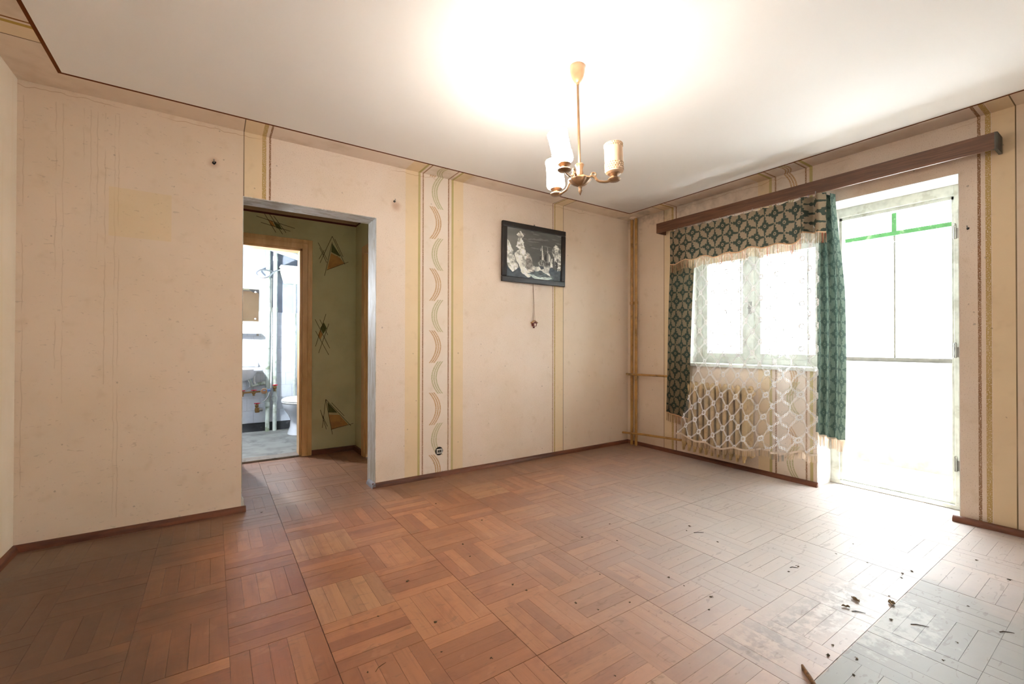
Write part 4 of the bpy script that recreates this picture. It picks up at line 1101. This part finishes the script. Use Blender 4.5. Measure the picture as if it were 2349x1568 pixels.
for xx in (-.105, -.06): MB().box(xx - .008, xx + .008, PY0 + .03, PY1 - .02, PZ1 - .028, PZ1 - .016).build('curtain_rail', M_WHITEP, pm)

def cloth(name, f, nu, nv, su, sv, mat, parent):
    """sheet f(u,v) with u,v in 0..1 and fabric size su x sv stored as uv"""
    vs = [tuple(f(i / nu, j / nv)) for j in range(nv + 1) for i in range(nu + 1)]
    fs = [(j * (nu + 1) + i, j * (nu + 1) + i + 1, (j + 1) * (nu + 1) + i + 1, (j + 1) * (nu + 1) + i) for j in range(nv) for i in range(nu)]
    off = OFF[parent.name]
    me = bpy.data.meshes.new(name); me.from_pydata([(v[0] - off.x, v[1] - off.y, v[2] - off.z) for v in vs], [], fs)
    ul = me.uv_layers.new(name='fabric'); uvs = []
    for p in me.polygons:
        for vi in p.vertices:
            i, j = vi % (nu + 1), vi // (nu + 1); uvs += [i / nu * su, j / nv * sv]
    ul.data.foreach_set('uv', uvs)
    me.polygons.foreach_set('use_smooth', [True] * len(me.polygons)); me.materials.append(mat)
    o = bpy.data.objects.new(name, me); COL.objects.link(o); o.parent = parent; OFF[o.name] = off; return o
def fringe(f, n, length, mat, parent, braid, wid=.0026, seed=1, bw=.010):
    """threads hanging from the hem v=0 of sheet f, plus a braid"""
    rr = random.Random(seed); mb = MB(); hem = [Vector(f(i / 200, 0.)) for i in range(201)]
    cum = [0.]
    for a, b in zip(hem[:-1], hem[1:]): cum.append(cum[-1] + (b - a).length)
    def at(s):
        for i in range(200):
            if cum[i + 1] >= s: 
                k = (s - cum[i]) / max(1e-9, cum[i + 1] - cum[i]); return hem[i].lerp(hem[i + 1], k), (hem[i + 1] - hem[i]).normalized()
        return hem[-1], (hem[-1] - hem[-2]).normalized()
    for k in range(n):
        p, t = at((k + .5) / n * cum[-1]); L = length * rr.uniform(.9, 1.06); sw = Vector((rr.uniform(-.004, .004), rr.uniform(-.004, .004), 0))
        w_ = t * wid * rr.uniform(.35, .6)
        a, b, c = p, p + sw * .5 - Vector((0, 0, L * .5)), p + sw - Vector((0, 0, L))
        mb.add([a - w_, a + w_, b + w_, b - w_, c + w_, c - w_], [(0, 1, 2, 3), (3, 2, 4, 5)])
    o = mb.build('fringe', mat, parent, fixn=False); o['kind'] = 'stuff'
    if braid:
        bb = MB(); pts = [hem[i] for i in range(0, 201, 2)]
        vs = [tuple(p + Vector((-.003, 0, -bw * .5))) for p in pts] + [tuple(p + Vector((-.003, 0, bw * .5))) for p in pts]; n_ = len(pts)
        bb.add(vs, [(i, i + 1, n_ + i + 1, n_ + i) for i in range(n_ - 1)]); bb.build('braid', braid, parent, fixn=False)
def lerp(a, b, t): return a + (b - a) * t
def sm(t): t = max(0., min(1., t)); return t * t * (3 - 2 * t)

# --- patterned valance: flat run, then gathered at the right end
va = thing('curtain_valance', (-.12, -1.3, 2.0), 'green and beige damask curtain valance with long fringe under the pelmet', 'curtain')
def f_val(u, v):
    y = lerp(-.705, -2.10, u ** 1.0)
    g_ = sm((u - .84) / .06)
    x = -.182 + .010 * math.sin(u * 23 + .6) * (1 - .4 * v) + .006 * math.sin(u * 61 + 1.)
    x += g_ * (.045 * math.sin((u - .84) * 2 * PI / .075) - .02)
    hem = 1.975 - .012 * math.sin(u * 40) - .008 * math.sin(u * 17 + 1) + .03 * g_
    top = 2.305 - .012 * abs(math.sin(u * PI * 15))
    return Vector((x, y, lerp(hem, top, v)))
cloth('panel', f_val, 260, 14, 1.62, .33, M_DAMASK, va)
fringe(f_val, 460, .085, M_FRINGE, va, M_BRAID, seed=2)
for k in range(19):
    u = (k + .4) / 19; p = f_val(u, 1.)
    MB().tube(arc3([p + Vector((.0, 0, -.008)), p + Vector((-.006, 0, .006)), p + Vector((.004, .003, .018)), p + Vector((.012, .002, .022 if k < 16 else .01))], 4), .0018, 6).build('hook', M_METAL, va, smooth=50)

# --- left drape
ld = thing('side_curtain', (-.10, -.82, .4), 'shaded damask side curtain left of the lace with fringed hem', 'curtain')
def f_ld(u, v):
    y = lerp(-.672, -.955 + .03 * (1 - v), u) + .012 * (1 - v)
    x = -.125 - .055 * (1 - v) + .012 * math.sin(u * 2 * PI * 2.2 + .8) * (.5 + .5 * v) + .004 * math.sin(v * 9)
    return Vector((x, y, lerp(.455 - .035 * u, 2.30, v)))
cloth('panel', f_ld, 60, 60, .36, 1.86, damask('damask_fabric_shaded', (56, 66, 58), (122, 108, 88), .10), ld)  # same damask with its colours darkened to paint in the shade
fringe(f_ld, 110, .085, M_FRINGE, ld, M_BRAID, seed=3)

# --- lace
lc = thing('lace_curtain', (-.13, -1.4, .25), 'white lace net curtain with flower rings over window and radiator', 'curtain')
def f_lc(u, v):
    y0_ = -.985 + .02 * (1 - v) + .155 * max(0., 1 - v * 3.2) ** 1.5
    y = lerp(y0_, -2.035 - .01 * (1 - v), u)
    gth = sm((u - .55) / .3)
    x = -.135 - .085 * (1 - v) + (1 - .6 * v) * (.008 + .026 * gth) * math.sin(u * 2 * PI * (5 + 4 * gth) + .5) + .006 * math.sin(u * 57 + v * 3)
    hem = .262 + .010 * math.sin(u * 30) - .052 * sm((.35 - abs(u - .35)) / .35) + .05 * sm((u - .75) / .25)
    return Vector((x, y, lerp(hem, 2.29, v)))
cloth('net', f_lc, 300, 60, 1.52, 2.05, M_LACE, lc)
fringe(f_lc, 420, .058, M_FRINGE2, lc, M_BRAIDW, seed=4, bw=.016)

# --- right drape, bunched
rdp = thing('side_curtain', (-.10, -2.1, .4), 'pale green damask side curtain bunched beside the balcony doorway', 'curtain')
def f_rd(u, v):
    wt = lerp(1.0, .55, sm((v - .55) / .45)); yc = -2.085 - .012 * math.sin(v * 4)
    y = yc + (0.5 - u) * .18 * wt - .012 * (1 - v) * u
    x = -.115 + .034 * math.sin(u * 2 * PI * 3.1 + .4) * (.7 + .3 * v) - .02 * (1 - v) * math.sin(u * PI)
    return Vector((x, y, lerp(.455 - .03 * u, 2.30, v)))
cloth('panel', f_rd, 120, 60, .72, 1.86, M_DAMASKG, rdp)
fringe(f_rd, 190, .085, M_FRINGE2, rdp, M_BRAIDW, seed=5)

# ================================================================= debris on the floor
DEB = [(-2.887, -1.436), (-2.853, -1.797), (-2.826, -1.873), (-3.457, -1.684), (-3.256, -1.489), (-3.274, -1.856), (-3.329, -2.029), (-3.194, -2.161), (-3.585, -1.98), (-2.885, -2.471), (-2.85, -1.286), (-2.221, -1.597), (-1.941, -1.554), (-2.084, -1.745), (-2.183, -2.171), (-2.439, -1.959), (-2.705, -2.076), (-2.658, -2.165), (-2.504, -2.206), (-1.623, -1.887), (-1.549, -1.858), (-1.612, -2.081), (-1.535, -2.472), (-2.263, -2.434), (-2.163, -2.382), (-2.183, -2.256), (-1.631, -2.471), (-1.209, -2.525), (-0.985, -2.529), (-1.176, -2.797), (-1.233, -2.808), (-1.108, -2.817), (-1.483, -2.83), (-1.698, -2.896), (-1.664, -3.085), (-0.672, -2.973), (-0.82, -3.109), (-1.296, -3.049), (-1.185, -2.657), (-2.09, -2.903), (-2.157, -2.839), (-2.196, -2.929), (-1.841, -3.084), (-2.08, -2.826), (-3.76, -0.101), (-2.585, -1.048), (-2.709, -0.605)]
M_CRUMB = simple('debris_crumb', (104, 92, 74), .9, .2, var=.3, scale=200.)
M_TWIG = simple('debris_twig', (66, 56, 44), .9, .2)
rd_ = random.Random(11)
crumb_me = []
for k in range(5):
    mbx = MB(); 
    for q in range(3): mbx.ico((rd_.uniform(-.006, .006), rd_.uniform(-.006, .006), .0035), rd_.uniform(.0035, .0065), .35, (1.2, 1, .6), rd_)
    for q in range(3):
        a = rd_.uniform(0, 6.3); mbx.tube([(0, 0, .004), (.006 * math.cos(a), .006 * math.sin(a), .006), (.013 * math.cos(a + .3), .013 * math.sin(a + .3), .003)], .0009, 4)
    o = mbx.build('floor_crumb', M_CRUMB, None, fixn=False); crumb_me.append(o.data); bpy.data.objects.remove(o, do_unlink=True)
for k, (x, y) in enumerate(DEB):
    o = bpy.data.objects.new('floor_crumb', crumb_me[k % 5]); COL.objects.link(o)
    o.location = (x, y, .0); o.rotation_euler = (0, 0, rd_.uniform(0, 6.3)); s_ = rd_.uniform(.35, .8); o.scale = (s_, s_, s_)
    if y < -2.864: zn = ('on the grey boards right of the long seam', 'crumbs on the grey boards')
    elif y < -2.6 and x > -2.2: zn = ('on the scuffed pale boards just left of the long seam', 'crumbs left of the long seam')
    elif x > -1.7: zn = ('in the glare in front of the balcony doorway', 'crumbs before the balcony door')
    elif x > -2.75: zn = ('on the paler parquet between chandelier and window', 'crumbs on the paler parquet')
    else: zn = ('on the red-brown parquet in the left half of the room', 'crumbs on the red-brown parquet')
    tag(o, 'tiny dry debris crumb ' + zn[0], 'debris', zn[1])
def twig(label, p, a, L, r=.0016, bend=.006):
    d_ = Vector((math.cos(a), math.sin(a), 0)); n_ = Vector((-d_.y, d_.x, 0)); p = Vector((p[0], p[1], r + .0002))
    o = MB().tube([p - d_ * L / 2, p - d_ * L * .15 + n_ * bend, p + d_ * L * .2 + n_ * bend * .6, p + d_ * L / 2], [r, r, r * .9, r * .5], 6).build('dry_twig', M_TWIG, smooth=50)
    tag(o, label, 'twig')
twig('straight dark twig on the parquet left of the balcony glare', (-1.589, -1.947), -.6, .06)
twig('short dark twig in the middle of the pale floor', (-1.565, -2.468), -.7, .04)
twig('dark twig end touching the long floor seam', (-1.748, -2.80), -.9, .05)
twig('thin twig on the grey boards right of the seam', (-1.65, -2.974), -.9, .06)
twig('pale green stalk on the grey boards at the right', (-1.419, -3.181), -.75, .05)
twig('light straw on the red parquet near the front left', (-3.54, -1.98), .5, .05, .001)
lf = thing('dry_leaf', (-1.60, -2.80, 0), 'curled dry brown leaf lying next to the long floor seam', 'leaf')
def leafmesh(c, a, L, mat, parent, nm):
    mb = MB(); n = 6; d_ = Vector((math.cos(a), math.sin(a), 0)); n_ = Vector((-d_.y, d_.x, 0)); vs = []
    for i in range(n + 1):
        s_ = i / n; w_ = L * .28 * math.sin(PI * min(.98, s_ + .04)) + .0006
        for q, zq in ((-1, .006), (0, .0015), (1, .0075)):
            p = Vector(c) + d_ * L * (s_ - .5) + n_ * w_ * q; vs.append((p.x, p.y, zq * (1 + .6 * math.sin(i * 1.7)) + .0005))
    mb.add(vs, [(i * 3 + k, i * 3 + k + 1, i * 3 + k + 4, i * 3 + k + 3) for i in range(n) for k in range(2)])
    o = mb.build(nm, mat, parent, smooth=60); sd = o.modifiers.new('t', 'SOLIDIFY'); sd.thickness = .0008; return o
M_LEAF = simple('dry_leaf_brown', (128, 104, 74), .8)
leafmesh((-1.549, -2.856, 0), .3, .045, M_LEAF, lf, 'blade'); lf2 = thing('dry_leaf', (-1.649, -2.756, 0), 'curled dry leaf on the pale boards just left of the seam', 'leaf')
leafmesh((-1.649, -2.756, 0), 1.1, .04, M_LEAF, lf2, 'blade'); lf3 = thing('dry_leaf', (-1.748, -2.753, 0), 'smaller crumpled leaf beside the pale scuffed boards', 'leaf')
leafmesh((-1.748, -2.753, 0), 2.1, .03, M_LEAF, lf3, 'blade')
hl = thing('splintered_stick', (-2.34, -2.85, 0), 'brown splintered stick at the bottom edge near the long floor seam', 'stick')
MB().tube([(-2.300, -2.812, .006), (-2.322, -2.826, .009), (-2.345, -2.852, .009), (-2.40, -2.91, .007)], [.004, .0075, .0075, .006], 8).build('shaft', simple('stick_wood', (132, 92, 54), .8, var=.3, scale=60.), hl, smooth=50)
